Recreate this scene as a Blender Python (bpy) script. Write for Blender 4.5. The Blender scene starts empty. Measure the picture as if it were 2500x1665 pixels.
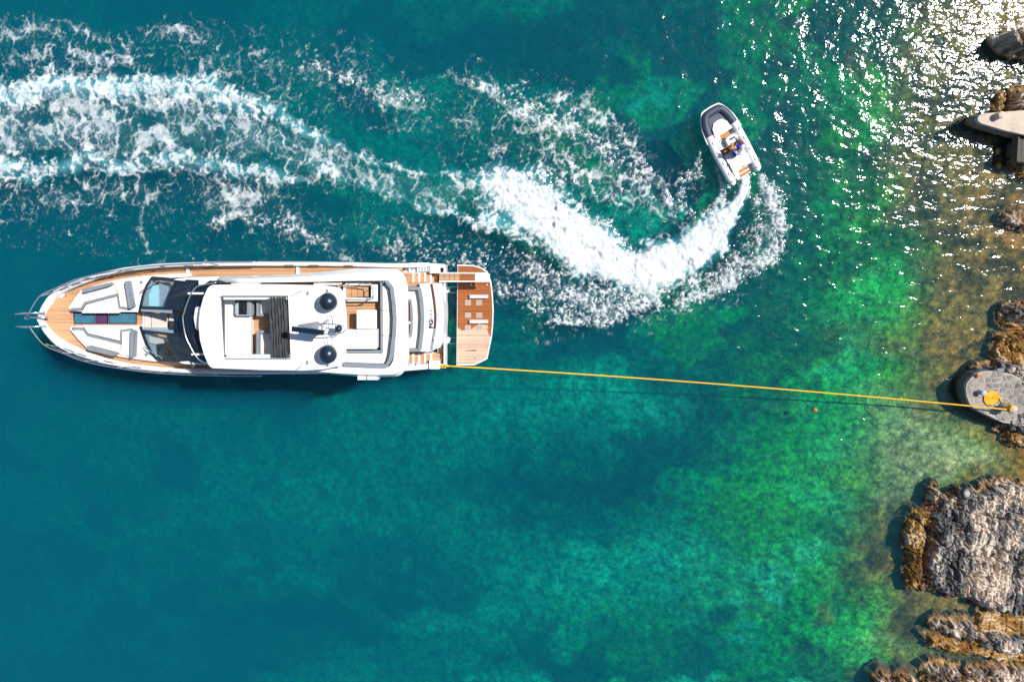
import bpy, bmesh, math, random
import numpy as np
from mathutils import Vector, Matrix, Euler
R = math.radians
random.seed(7)
scene = bpy.context.scene
C = scene.collection

# ------------------------------------------------------------------ camera
CAM_H = 34.0                    # drone height above the water, metres
CAM_Y = 4.41                    # the drone hangs a little north of the picture centre
DIST = math.hypot(CAM_H, CAM_Y)
FPX = 50.0 * DIST               # focal length in photograph pixels (2500 wide)
cam_d = bpy.data.cameras.new('camera')
cam_d.sensor_width = 36.0
cam_d.lens = 36.0 * FPX / 2500.0
cam_d.clip_end = 6000.0
cam = bpy.data.objects.new('camera', cam_d)
cam.location = (0, CAM_Y, CAM_H)
cam.rotation_euler = (-math.atan2(CAM_Y, CAM_H), 0, 0)
C.objects.link(cam)
scene.camera = cam

# ------------------------------------------------------------------ sky and sun
SUN_EL, SUN_AZ = 52.0, 27.0     # azimuth counted from +x towards +y
world = bpy.data.worlds.new('World')
scene.world = world
world.use_nodes = True
wn = world.node_tree
bg = wn.nodes['Background']
sky = wn.nodes.new('ShaderNodeTexSky')
sky.sky_type = 'NISHITA'
sky.sun_disc = False
sky.sun_elevation = R(SUN_EL)
sky.sun_rotation = R(90 - SUN_AZ)
sky.air_density = 1.0
sky.dust_density = 0.6
wn.links.new(sky.outputs[0], bg.inputs[0])
bg.inputs[1].default_value = 0.085
sun_d = bpy.data.lights.new('sun', 'SUN')
sun_d.energy = 5.0
sun_d.angle = R(1.2)
sun_d.color = (1.0, 0.95, 0.88)
sun = bpy.data.objects.new('sun', sun_d)
sdir = Vector((math.cos(R(SUN_EL)) * math.cos(R(SUN_AZ)), math.cos(R(SUN_EL)) * math.sin(R(SUN_AZ)), math.sin(R(SUN_EL))))
sun.rotation_euler = sdir.to_track_quat('Z', 'Y').to_euler()
sun.location = (20, 10, 40)
C.objects.link(sun)
scene.view_settings.view_transform = 'Standard'
scene.view_settings.look = 'None'
scene.view_settings.exposure = 0.25
scene.view_settings.gamma = 1.0
scene.cycles.use_denoising = True
scene.cycles.max_bounces = 10
scene.cycles.transparent_max_bounces = 16
scene.cycles.diffuse_bounces = 3
scene.cycles.volume_bounces = 1
scene.cycles.sample_clamp_direct = 40.0
scene.cycles.sample_clamp_indirect = 4.0
scene.cycles.caustics_reflective = False
scene.cycles.caustics_refractive = False

# ------------------------------------------------------------------ measuring the photograph: pixel + height -> place
_f = Vector((0, -CAM_Y, -CAM_H)).normalized()
_u = Vector((0, -_f.z, _f.y))

def P(px, py, z=0.0):
    d = _f + Vector((1, 0, 0)) * ((px - 1250.0) / FPX) + _u * ((832.5 - py) / FPX)
    t = (z - CAM_H) / d.z
    return Vector((d.x * t, CAM_Y + d.y * t, z))

def P2(px, py, z=0.0):
    v = P(px, py, z)
    return (v.x, v.y)

# ------------------------------------------------------------------ numpy noise
def _hash(ix, iy, seed):
    h = (ix.astype(np.int64) * 374761393 + iy.astype(np.int64) * 668265263 + seed * 2147483647) & 0xFFFFFFFF
    h = ((h ^ (h >> 13)) * 1274126177) & 0xFFFFFFFF
    return ((h ^ (h >> 16)) & 0xFFFFFF) / float(0xFFFFFF)

def vnoise(x, y, seed=0):
    ix, iy = np.floor(x), np.floor(y)
    fx, fy = x - ix, y - iy
    fx, fy = fx * fx * fx * (fx * (fx * 6 - 15) + 10), fy * fy * fy * (fy * (fy * 6 - 15) + 10)
    a, b = _hash(ix, iy, seed), _hash(ix + 1, iy, seed)
    c, d = _hash(ix, iy + 1, seed), _hash(ix + 1, iy + 1, seed)
    return (a + (b - a) * fx) * (1 - fy) + (c + (d - c) * fx) * fy

def fbm(x, y, seed=0, octs=4, gain=0.5):
    s, amp, tot = 0.0, 1.0, 0.0
    for o in range(octs):
        c, sn = math.cos(o * 0.7), math.sin(o * 0.7)
        s = s + amp * vnoise((x * c - y * sn) * 2 ** o + 17.3 * o, (x * sn + y * c) * 2 ** o - 9.1 * o, seed + o)
        tot += amp
        amp *= gain
    return s / tot

def cells(x, y, seed=0):
    """distance to nearest and second nearest jittered point, and the id of the nearest"""
    ix, iy = np.floor(x), np.floor(y)
    d1 = np.full(x.shape, 9.0); d2 = np.full(x.shape, 9.0); cid = np.zeros(x.shape)
    for dx in (-1, 0, 1):
        for dy in (-1, 0, 1):
            jx, jy = ix + dx, iy + dy
            px = jx + 0.1 + 0.8 * _hash(jx, jy, seed); py = jy + 0.1 + 0.8 * _hash(jx, jy, seed + 5)
            d = np.hypot(px - x, py - y)
            near = d < d1
            d2 = np.where(near, d1, np.minimum(d2, d))
            cid = np.where(near, _hash(jx, jy, seed + 9), cid)
            d1 = np.where(near, d, d1)
    return d1, d2, cid

def smooth(e0, e1, x):
    t = np.clip((x - e0) / (e1 - e0), 0, 1)
    return t * t * (3 - 2 * t)

def stroke(X, Y, pts, soft=1.0):
    """field 0..1 round a polyline; pts are (px, py, half width px, strength) of the photograph at water level"""
    out = np.zeros(X.shape)
    w = [(P2(p[0], p[1]) + (p[2] / 50.0, p[3])) for p in pts]
    for a, b in zip(w[:-1], w[1:]):
        ax, ay, ar, as_ = a; bx, by, br, bs = b
        dx, dy = bx - ax, by - ay
        L = dx * dx + dy * dy + 1e-9
        m = 3.0 * max(ar, br) + 0.5
        sel = (X > min(ax, bx) - m) & (X < max(ax, bx) + m) & (Y > min(ay, by) - m) & (Y < max(ay, by) + m)
        if not sel.any():
            continue
        xs, ys = X[sel], Y[sel]
        t = np.clip(((xs - ax) * dx + (ys - ay) * dy) / L, 0, 1)
        d = np.hypot(xs - ax - t * dx, ys - ay - t * dy) / (ar + (br - ar) * t)
        v = (as_ + (bs - as_) * t) * np.exp(-np.power(d, 2.0 * soft) * 1.2)
        out[sel] = np.maximum(out[sel], v)
    return out

# ------------------------------------------------------------------ object helpers
def tag(o, label=None, cat=None, group=None, kind=None):
    if label: o['label'] = label
    if cat: o['category'] = cat
    if group: o['group'] = group
    if kind: o['kind'] = kind
    return o

def mesh_obj(name, verts, faces, mat, parent=None, smooth_=False):
    me = bpy.data.meshes.new(name)
    me.from_pydata([tuple(v) for v in verts], [], faces)
    me.validate()
    bm = bmesh.new(); bm.from_mesh(me)
    bmesh.ops.recalc_face_normals(bm, faces=bm.faces)
    bm.to_mesh(me); bm.free()
    return link(name, me, mat, parent, smooth_)

def link(name, me, mat, parent=None, smooth_=False):
    if mat is not None and not me.materials:
        me.materials.append(mat)
    if smooth_:
        me.polygons.foreach_set('use_smooth', [True] * len(me.polygons))
    o = bpy.data.objects.new(name, me)
    C.objects.link(o)
    attach(o, parent)
    return o

def attach(o, parent):
    """parent without moving: meshes are written in the frame of the thing's Empty unless ROOT says world"""
    if parent is not None:
        o.parent = parent
        if parent.get('_world') and parent.type == 'EMPTY':
            o.matrix_parent_inverse = Matrix.Translation(-parent.location)

def empty(name, loc=(0, 0, 0), rotz=0.0, world_parts=False):
    o = bpy.data.objects.new(name, None)
    o.location = loc
    o.rotation_euler = (0, 0, rotz)
    o.empty_display_size = 0.3
    if world_parts: o['_world'] = 1
    C.objects.link(o)
    return o

def bm_obj(name, bm, mat, parent=None, smooth_=False, bevel=0.0, segs=1):
    if bevel > 0:
        bmesh.ops.bevel(bm, geom=[e for e in bm.edges if e.is_manifold and e.calc_face_angle(0) > 0.5], offset=bevel, segments=segs, affect='EDGES', profile=0.7)
    bmesh.ops.recalc_face_normals(bm, faces=bm.faces)
    me = bpy.data.meshes.new(name)
    bm.to_mesh(me); bm.free()
    return link(name, me, mat, parent, smooth_)

def prism(bm, pts, z0, z1):
    """extrude a plan polygon from z0 to z1 (z may be a list per corner)"""
    n = len(pts)
    zl = z0 if isinstance(z0, (list, tuple)) else [z0] * n
    zh = z1 if isinstance(z1, (list, tuple)) else [z1] * n
    a = [bm.verts.new((p[0], p[1], z)) for p, z in zip(pts, zl)]
    b = [bm.verts.new((p[0], p[1], z)) for p, z in zip(pts, zh)]
    bm.faces.new(b); bm.faces.new(a[::-1])
    for i in range(n):
        j = (i + 1) % n
        bm.faces.new((a[i], a[j], b[j], b[i]))

def box(bm, x0, x1, y0, y1, z0, z1):
    prism(bm, [(x0, y0), (x1, y0), (x1, y1), (x0, y1)], z0, z1)

def tube(bm, pts, r, n=8, cap=True, closed=False):
    """pipe through points; r a number or a list"""
    pts = [Vector(p) for p in pts]
    m = len(pts)
    rr = r if isinstance(r, (list, tuple)) else [r] * m
    rings = []
    prev = None
    for i, p in enumerate(pts):
        if closed:
            t = pts[(i + 1) % m] - pts[i - 1]
        else:
            t = pts[min(i + 1, m - 1)] - pts[max(i - 1, 0)]
        if t.length < 1e-9: t = Vector((1, 0, 0))
        t.normalize()
        if prev is None:
            ref = Vector((0, 0, 1)) if abs(t.z) < 0.9 else Vector((1, 0, 0))
            s = t.cross(ref).normalized()
        else:
            s = (prev - t * prev.dot(t))
            s = s.normalized() if s.length > 1e-6 else t.orthogonal().normalized()
        prev = s
        u = s.cross(t)
        rings.append([bm.verts.new(p + (s * math.cos(k * 2 * math.pi / n) + u * math.sin(k * 2 * math.pi / n)) * rr[i]) for k in range(n)])
    rng = range(m if closed else m - 1)
    for i in rng:
        a, b = rings[i], rings[(i + 1) % m]
        for k in range(n):
            bm.faces.new((a[k], a[(k + 1) % n], b[(k + 1) % n], b[k]))
    if cap and not closed:
        bm.faces.new(rings[0][::-1]); bm.faces.new(rings[-1])

def lathe(bm, prof, n=24, cx=0, cy=0):
    """prof: list of (r, z) from bottom to top"""
    rings = []
    for r, z in prof:
        if r < 1e-6:
            rings.append([bm.verts.new((cx, cy, z))])
        else:
            rings.append([bm.verts.new((cx + r * math.cos(k * 2 * math.pi / n), cy + r * math.sin(k * 2 * math.pi / n), z)) for k in range(n)])
    for a, b in zip(rings[:-1], rings[1:]):
        for k in range(n):
            k2 = (k + 1) % n
            if len(a) == 1: bm.faces.new((a[0], b[k2], b[k]))
            elif len(b) == 1: bm.faces.new((a[k], a[k2], b[0]))
            else: bm.faces.new((a[k], a[k2], b[k2], b[k]))
    if len(rings[0]) > 1: bm.faces.new(rings[0][::-1])
    if len(rings[-1]) > 1: bm.faces.new(rings[-1])

def catmull(pts, sub=6):
    out = []
    n = len(pts)
    for i in range(n - 1):
        p0, p1, p2, p3 = pts[max(i - 1, 0)], pts[i], pts[i + 1], pts[min(i + 2, n - 1)]
        for s in range(sub):
            t = s / sub
            out.append(tuple(0.5 * (2 * b + (c - a) * t + (2 * a - 5 * b + 4 * c - d) * t * t + (3 * b - a - 3 * c + d) * t ** 3)
                             for a, b, c, d in zip(p0, p1, p2, p3)))
    out.append(tuple(pts[-1]))
    return out

# ------------------------------------------------------------------ materials
class NT:
    def __init__(self, name):
        self.m = bpy.data.materials.new(name)
        self.m.use_nodes = True
        self.t = self.m.node_tree
        self.t.nodes.clear()
        self.out = self.t.nodes.new('ShaderNodeOutputMaterial')
    def n(self, typ, ins=None, **kw):
        nd = self.t.nodes.new(typ)
        for k, v in kw.items(): setattr(nd, k, v)
        for k, v in (ins or {}).items(): self.put(nd.inputs[k], v)
        return nd
    def put(self, sock, v):
        if isinstance(v, bpy.types.NodeSocket): self.t.links.new(v, sock)
        elif isinstance(v, bpy.types.Node): self.t.links.new(v.outputs[0], sock)
        elif v is not None:
            if isinstance(v, (tuple, list)) and len(v) == 3 and sock.type == 'RGBA': v = (*v, 1)
            sock.default_value = v
    def math(self, op, a, b=None, c=None, clamp=False):
        nd = self.t.nodes.new('ShaderNodeMath'); nd.operation = op; nd.use_clamp = clamp
        for i, v in enumerate((a, b, c)):
            if v is not None: self.put(nd.inputs[i], v)
        return nd.outputs[0]
    def vmath(self, op, a, b=None, scale=None):
        nd = self.t.nodes.new('ShaderNodeVectorMath'); nd.operation = op
        self.put(nd.inputs[0], a)
        if b is not None: self.put(nd.inputs[1], b)
        if scale is not None: self.put(nd.inputs['Scale'], scale)
        return nd.outputs[0]
    def noise(self, vec, scale, detail=3, rough=0.5, dist=0.0, color=False):
        nd = self.n('ShaderNodeTexNoise', {'Vector': vec, 'Scale': scale, 'Detail': detail, 'Roughness': rough, 'Distortion': dist})
        return nd.outputs['Color' if color else 'Fac']
    def voronoi(self, vec, scale, feature='F1', out='Distance', rnd=1.0):
        nd = self.n('ShaderNodeTexVoronoi', {'Vector': vec, 'Scale': scale, 'Randomness': rnd}, feature=feature)
        return nd.outputs[out]
    def sstep(self, e0, e1, x):
        nd = self.n('ShaderNodeMapRange', {'Value': x, 'From Min': e0, 'From Max': e1, 'To Min': 0.0, 'To Max': 1.0}, interpolation_type='SMOOTHSTEP')
        return nd.outputs[0]
    def mix(self, fac, a, b, blend='MIX'):
        nd = self.n('ShaderNodeMix', None, data_type='RGBA', blend_type=blend)
        self.put(nd.inputs[0], fac); self.put(nd.inputs[6], a); self.put(nd.inputs[7], b)
        return nd.outputs[2]
    def ramp(self, fac, stops):
        nd = self.n('ShaderNodeValToRGB', {'Fac': fac})
        cr = nd.color_ramp
        while len(cr.elements) < len(stops): cr.elements.new(0.5)
        for e, (p, c) in zip(cr.elements, stops):
            e.position = p; e.color = (*c, 1)
        return nd.outputs[0]
    def attr(self, name, out='Fac'):
        return self.n('ShaderNodeAttribute', attribute_name=name).outputs[out]
    def pos(self):
        return self.n('ShaderNodeNewGeometry').outputs['Position']
    def obj(self):
        return self.n('ShaderNodeTexCoord').outputs['Object']
    def bump(self, h, strength=0.5, dist=0.02, normal=None):
        return self.n('ShaderNodeBump', {'Height': h, 'Strength': strength, 'Distance': dist, 'Normal': normal}).outputs[0]
    def bsdf(self, **kw):
        ins = {k.replace('_', ' '): v for k, v in kw.items()}
        b = self.n('ShaderNodeBsdfPrincipled', ins)
        self.t.links.new(b.outputs[0], self.out.inputs['Surface'])
        return b

def simple(name, col, rough=0.5, metal=0.0, var=0.06, scale=3.0, bump=0.0, spec=0.5, bscale=60.0):
    """a painted or plastic surface with faint uneven tone"""
    k = NT(name)
    p = k.pos()
    n = k.noise(p, scale, 4, 0.6)
    lo = tuple(c * (1 - var) for c in col); hi = tuple(min(1, c * (1 + var)) for c in col)
    colr = k.ramp(n, [(0.3, lo), (0.7, hi)])
    rg = k.math('ADD', k.math('MULTIPLY', k.noise(p, scale * 4, 2), 0.15), rough - 0.075)
    b = k.bsdf(Base_Color=colr, Roughness=rg, Metallic=metal)
    b.inputs['Specular IOR Level'].default_value = spec
    if bump > 0:
        k.put(b.inputs['Normal'], k.bump(k.noise(p, bscale, 3), bump, 0.01))
    return k.m
# ================================================================== the setting: seabed and water
X0, X1, Y0, Y1 = -33.0, 33.0, -24.0, 24.0

def px_of(X, Y):
    """photograph pixel of a water level point (used to read depths and patches off the photograph)"""
    dz = -CAM_H
    dy = Y - CAM_Y
    den = dy * _f.y + dz * _f.z
    return 1250 + FPX * X / den, 832.5 - FPX * (dy * _u.y + dz * _u.z) / den

def blob(px, py, cx, cy, rx, ry, rot=0.0):
    c, s = math.cos(rot), math.sin(rot)
    dx, dy = px - cx, py - cy
    return np.exp(-((dx * c + dy * s) / rx) ** 2 - ((-dx * s + dy * c) / ry) ** 2)

# shoreline in photograph pixels: x of the water's edge for each y
SHORE_Y = [-400, 0, 60, 120, 200, 300, 420, 520, 640, 740, 800, 860, 900, 1040, 1120, 1180, 1230, 1440, 1480, 1530, 1570, 1600, 1640, 1700, 2100]
SHORE_X = [2600, 2560, 2500, 2470, 2490, 2480, 2480, 2500, 2510, 2470, 2450, 2420, 2400, 2440, 2560, 2460, 2250, 2240, 2350, 2300, 2310, 2400, 2180, 2150, 2100]

def depth_of(X, Y):
    px, py = px_of(X, Y)
    # smooth fall from the shore into the bay
    xs = np.interp(py, [-600, 0, 400, 800, 1100, 1400, 1700, 2300], [2640, 2600, 2580, 2540, 2500, 2470, 2470, 2450])
    off = (xs - px) / 50.0                      # metres from shore
    off = off + 2.2 * (fbm(X * 0.16, Y * 0.16, 3, 3) - 0.5) * np.clip(off / 6, 0, 1)
    d = np.interp(off, [-30, -6, -1.0, 0, 1.5, 4, 7, 11, 16, 22, 30, 60, 120], [-6, -1.5, -0.25, 0.04, 0.22, 0.36, 0.64, 1.4, 2.4, 3.3, 4.8, 10.0, 15])
    return d

def seabed_z(X, Y):
    d = depth_of(X, Y)
    wx, wy = X + 0.5 * (fbm(X * 0.8, Y * 0.8, 21, 2) - 0.5), Y + 0.5 * (fbm(X * 0.8, Y * 0.8, 22, 2) - 0.5)
    d1, d2, cid = cells(wx * 2.6, wy * 2.6, 31)
    e1, e2, eid = cells(wx * 1.0, wy * 1.0, 33)
    cob = (np.clip(d2 - d1, 0, 0.5) * 2) ** 0.6 * (0.35 + 0.65 * cid) * 0.14
    bould = np.clip(0.75 - e1, 0, 1) * np.clip(eid - 0.45, 0, 1) * 1.0 * np.interp(d, [0.1, 0.35, 1.0, 2.0], [0.3, 1.1, 1.6, 1.0])
    amp = np.interp(d, [-1, 0.3, 1, 8], [0.3, 0.6, 1.0, 1.3])
    return -d + (cob + bould * 0.6 - 0.06) * amp + 0.25 * (fbm(X * 0.5, Y * 0.5, 41, 3) - 0.5) * amp, cid, eid

def grid_mesh(name, xs, ys, z, mat, kind_struct=True):
    ny, nx = z.shape
    co = np.empty((ny, nx, 3), np.float32)
    co[..., 0] = xs[None, :]; co[..., 1] = ys[:, None]; co[..., 2] = z
    idx = np.arange(nx * ny).reshape(ny, nx)
    q = np.stack([idx[:-1, :-1], idx[:-1, 1:], idx[1:, 1:], idx[1:, :-1]], -1).reshape(-1, 4)
    me = bpy.data.meshes.new(name)
    me.vertices.add(nx * ny); me.vertices.foreach_set('co', co.ravel())
    me.loops.add(q.size); me.loops.foreach_set('vertex_index', q.ravel().astype(np.int32))
    me.polygons.add(len(q)); me.polygons.foreach_set('loop_start', np.arange(0, q.size, 4, dtype=np.int32))
    me.polygons.foreach_set('loop_total', np.full(len(q), 4, np.int32))
    me.polygons.foreach_set('use_smooth', np.ones(len(q), bool))
    me.update(); me.validate()
    me.materials.append(mat)
    o = bpy.data.objects.new(name, me); C.objects.link(o)
    return o

def add_attr(o, name, arr):
    a = o.data.attributes.new(name, 'FLOAT', 'POINT')
    a.data.foreach_set('value', np.ascontiguousarray(arr, np.float32).ravel())

def add_col(o, name, arr):
    a = o.data.attributes.new(name, 'FLOAT_COLOR', 'POINT')
    rgba = np.ones(arr.shape[:-1] + (4,), np.float32); rgba[..., :3] = arr
    a.data.foreach_set('color', rgba.ravel())

# ---- seabed material: stone and weed colours come with the bed itself
k = NT('seabed_stones')
p = k.pos()
base = k.attr('bed', 'Color')
wp = k.vmath('ADD', p, k.vmath('SCALE', k.vmath('SUBTRACT', k.noise(p, 3.0, 3, 0.6, color=True), (0.5, 0.5, 0.5)), scale=0.42))
v1 = k.n('ShaderNodeTexVoronoi', {'Vector': wp, 'Scale': 4.6}, feature='SMOOTH_F1'); k.put(v1.inputs['Smoothness'], 0.35)
v2 = k.n('ShaderNodeTexVoronoi', {'Vector': wp, 'Scale': 10.0}, feature='F1')
sep = k.n('ShaderNodeSeparateColor', {'Color': v1.outputs['Color']})
n1 = k.noise(p, 2.2, 5, 0.72)
tone = k.math('ADD', k.math('MULTIPLY', sep.outputs[0], 0.26), k.math('MULTIPLY', n1, 1.3))
tone = k.math('SUBTRACT', tone, k.math('MULTIPLY', v1.outputs['Distance'], 0.36))
tone = k.math('SUBTRACT', tone, k.math('MULTIPLY', v2.outputs['Distance'], 0.22))
col = k.mix(1.0, base, k.ramp(tone, [(0.22, (0.30, 0.34, 0.30)), (0.48, (0.85, 0.88, 0.84)), (0.85, (1.95, 1.85, 1.6))]), 'MULTIPLY')
b = k.bsdf(Base_Color=col, Roughness=0.9)
b.inputs['Specular IOR Level'].default_value = 0.1
M_BED = k.m

bx = np.arange(X0 - 12, X1 + 12.01, 0.15); by = np.arange(Y0 - 12, Y1 + 12.01, 0.15)
BX, BY = np.meshgrid(bx, by)
bz, cid, eid = seabed_z(BX, BY)
ppx, ppy = px_of(BX, BY)
# parallax of the bed under the water: read patch places at the pixel where the bed point shows
sc_ = CAM_H / (CAM_H - np.clip(bz, -20, 2))
ppx = 1250 + (ppx - 1250) * sc_; ppy = 612 + (ppy - 612) * sc_
dpt = -bz
warp = 90 * (fbm(BX * 0.25, BY * 0.25, 51, 4) - 0.5)
wx_, wy_ = ppx + warp * 2, ppy + 180 * (fbm(BX * 0.25, BY * 0.25, 52, 4) - 0.5)
fine = fbm(BX * 0.7, BY * 0.7, 53, 4)
green = np.array((0.025, 0.27, 0.05)); dark = np.array((0.008, 0.036, 0.032)); sand = np.array((0.33, 0.31, 0.16))
brown = np.array((0.27, 0.125, 0.032)); pale = np.array((0.10, 0.46, 0.32)); olive = np.array((0.10, 0.27, 0.010)); rust = np.array((0.20, 0.075, 0.02))
mixc = lambda a, b_, t: a * (1 - t[..., None]) + b_ * t[..., None]
colr = np.ones(BX.shape + (3,)) * green
def patch(sx, sy, seed, lo, hi): return smooth(lo, hi, fbm(BX * sx + seed, BY * sy - seed, seed, 5, 0.58) + 0.22 * (fine - 0.5))
off_ = np.clip((2300 - ppx) / 50.0, 0, 40)
colr = mixc(colr, np.array((0.02, 0.24, 0.17)), smooth(8, 17, off_) * 0.8)
colr = mixc(colr, pale, patch(0.16, 0.30, 62, 0.50, 0.60) * smooth(2.0, 9.0, off_) * 0.85)
colr = mixc(colr, olive, patch(0.33, 0.33, 63, 0.50, 0.59) * smooth(26, 16, off_) * 0.8)
colr = mixc(colr, dark, patch(0.24, 0.34, 61, 0.48, 0.58) * 0.88)
colr = mixc(colr, rust, patch(0.6, 0.6, 64, 0.66, 0.72) * smooth(14, 5, off_) * 0.8)
pm = blob(wx_, wy_, 1230, 1020, 330, 90, -0.1) + 0.8 * blob(wx_, wy_, 1150, 1330, 300, 110, 0.3) + 0.8 * blob(wx_, wy_, 1560, 1390, 260, 90, -0.2) + 0.6 * blob(wx_, wy_, 1500, 980, 150, 60) + 0.6 * blob(wx_, wy_, 800, 1150, 260, 120)
colr = mixc(colr, pale, np.clip(pm, 0, 1) * 0.8)
dk = blob(wx_, wy_, 1830, 1020, 190, 75, 0.35) + 0.9 * blob(wx_, wy_, 1480, 1170, 260, 85, 0.2) + 0.8 * blob(wx_, wy_, 1950, 280, 110, 190, -0.2) + 0.9 * blob(wx_, wy_, 1400, 90, 330, 90) + 0.7 * blob(wx_, wy_, 1350, 850, 250, 50) + blob(wx_, wy_, 700, 1500, 420, 110, -0.2) + 0.6 * blob(wx_, wy_, 1700, 1500, 200, 60, 0.2) + 0.6 * blob(wx_, wy_, 1500, 850, 200, 60)
colr = mixc(colr, dark, np.clip(dk, 0, 1) * 0.85)
ol = blob(wx_, wy_, 1890, 1180, 130, 150, 0.4) + 0.8 * blob(wx_, wy_, 1740, 1290, 90, 60) + 0.8 * blob(wx_, wy_, 1560, 1590, 130, 70) + 0.6 * blob(wx_, wy_, 1860, 900, 100, 50) + 0.5 * blob(wx_, wy_, 2050, 500, 150, 120)
colr = mixc(colr, olive, np.clip(ol, 0, 1) * 0.7)
gr = blob(wx_, wy_, 2080, 720, 170, 90) + 0.7 * blob(wx_, wy_, 2040, 1010, 130, 90) + 0.8 * blob(wx_, wy_, 2100, 1560, 150, 70) + 0.5 * blob(wx_, wy_, 1940, 1200, 120, 160)
colr = mixc(colr, np.array((0.05, 0.44, 0.08)), np.clip(gr, 0, 1) * 0.8)
sa = blob(wx_, wy_, 2230, 1085, 150, 85, -0.3) + 0.9 * blob(wx_, wy_, 2340, 1140, 130, 40) + 0.7 * blob(wx_, wy_, 2230, 1595, 150, 22) + 0.5 * blob(wx_, wy_, 2130, 1010, 80, 40)
colr = mixc(colr, sand, np.clip(sa, 0, 1) * 0.9)
sh = np.interp(ppy, [-300, 0, 200, 400, 600, 800, 1000, 1100, 1250, 1450, 1665, 2000], [2270, 2250, 2210, 2190, 2270, 2190, 2230, 2420, 2110, 2140, 2210, 2200])
br = smooth(-90, 60, ppx + warp * 1.6 - sh)
br = np.maximum(br * (1 - 0.9 * np.clip(sa, 0, 1)), 1.0 * np.clip(1.3 * blob(wx_, wy_, 2180, 1340, 95, 150, 0.2) + blob(wx_, wy_, 2330, 1500, 130, 40), 0, 1))
br = np.maximum(br, 0.8 * np.clip(blob(wx_, wy_, 2200, 860, 150, 50, 0.3), 0, 1))
colr = mixc(colr, brown, np.clip(br, 0, 1) * 0.95)
wd2 = patch(0.8, 0.8, 66, 0.50, 0.60) * br
colr = mixc(colr, np.array((0.045, 0.035, 0.014)), wd2 * 0.85)
tip = smooth(0.58, 0.75, fine) * smooth(2330, 2450, ppx)
colr = mixc(colr, np.array((0.36, 0.20, 0.06)), tip * 0.7)
bed = grid_mesh('seabed', bx, by, bz.astype(np.float32), M_BED)
add_col(bed, 'bed', colr)
tag(bed, kind='structure')

# far bed and land sheet under and round everything, out to the horizon
def ring_sheet(name, mat, zf, r_in, r_out, z_drop=0.0):
    xi0, xi1, yi0, yi1 = r_in
    a = [(xi0, yi0), (xi1, yi0), (xi1, yi1), (xi0, yi1)]
    o_ = [(-r_out, -r_out), (r_out, -r_out), (r_out, r_out), (-r_out, r_out)]
    V = [(x, y, zf(x, y)) for x, y in a] + [(x, y, zf(x, y)) for x, y in o_]
    return mesh_obj(name, V, [(i, (i + 1) % 4, 4 + (i + 1) % 4, 4 + i) for i in range(4)], mat)

# ---- foam fields
def axis(lo, hi, f0, f1, fine, coarse):
    """grid lines: fine between f0 and f1, coarse outside"""
    a_ = np.linspace(lo, f0, int((f0 - lo) / coarse) + 1)[:-1]
    m_ = np.linspace(f0, f1, int((f1 - f0) / fine) + 1)
    z_ = np.linspace(f1, hi, int((hi - f1) / coarse) + 1)[1:]
    return np.concatenate([a_, m_, z_])
gx = axis(X0, X1, -26.5, 14.0, 0.045, 0.16); gy = axis(Y0, Y1, 0.4, 17.6, 0.045, 0.16)
GX, GY = np.meshgrid(gx, gy)
w1 = 1.0 * (fbm(GX * 0.7, GY * 0.7, 71, 4) - 0.5); w2 = 1.0 * (fbm(GX * 0.7, GY * 0.7, 72, 4) - 0.5)
FX, FY = GX + w1, GY + w2
S = lambda pts, soft=1.0: stroke(FX, FY, pts, soft)
mx = np.maximum
dense = np.zeros(GX.shape); lace = np.zeros(GX.shape); spray = np.zeros(GX.shape)
# the old track: two bright ridges with a lace of foam between
dense = mx(dense, S([(-400, 235, 48, 0.85), (0, 228, 50, 0.87), (120, 220, 48, 0.87), (250, 214, 45, 0.85), (400, 218, 48, 0.87), (520, 226, 48, 0.89), (600, 245, 45, 0.87), (680, 280, 37, 0.83), (740, 312, 29, 0.79), (800, 345, 24, 0.73), (860, 370, 18, 0.65), (930, 395, 16, 0.63), (1000, 412, 16, 0.63), (1080, 428, 16, 0.65), (1150, 440, 21, 0.67)]))
dense = mx(dense, S([(-400, 430, 45, 0.83), (0, 405, 42, 0.87), (100, 412, 40, 0.85), (200, 402, 37, 0.83), (320, 394, 37, 0.85), (450, 390, 37, 0.85), (560, 396, 34, 0.83), (640, 418, 29, 0.81), (690, 440, 24, 0.77), (740, 440, 21, 0.69)]))
dense = mx(dense, S([(740, 400, 21, 0.67), (830, 430, 18, 0.63), (900, 455, 20, 0.67), (960, 478, 21, 0.69), (1030, 505, 21, 0.69), (1100, 522, 21, 0.69), (1160, 535, 24, 0.67)]))
lace = mx(lace, S([(-400, 320, 120, .54), (0, 315, 105, .57), (200, 305, 100, .58), (400, 300, 95, .58), (560, 310, 85, .58), (660, 350, 70, .56), (760, 385, 52, .54), (880, 425, 36, .50), (1000, 460, 38, .52), (1120, 480, 46, .56)], 1.6))
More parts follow.
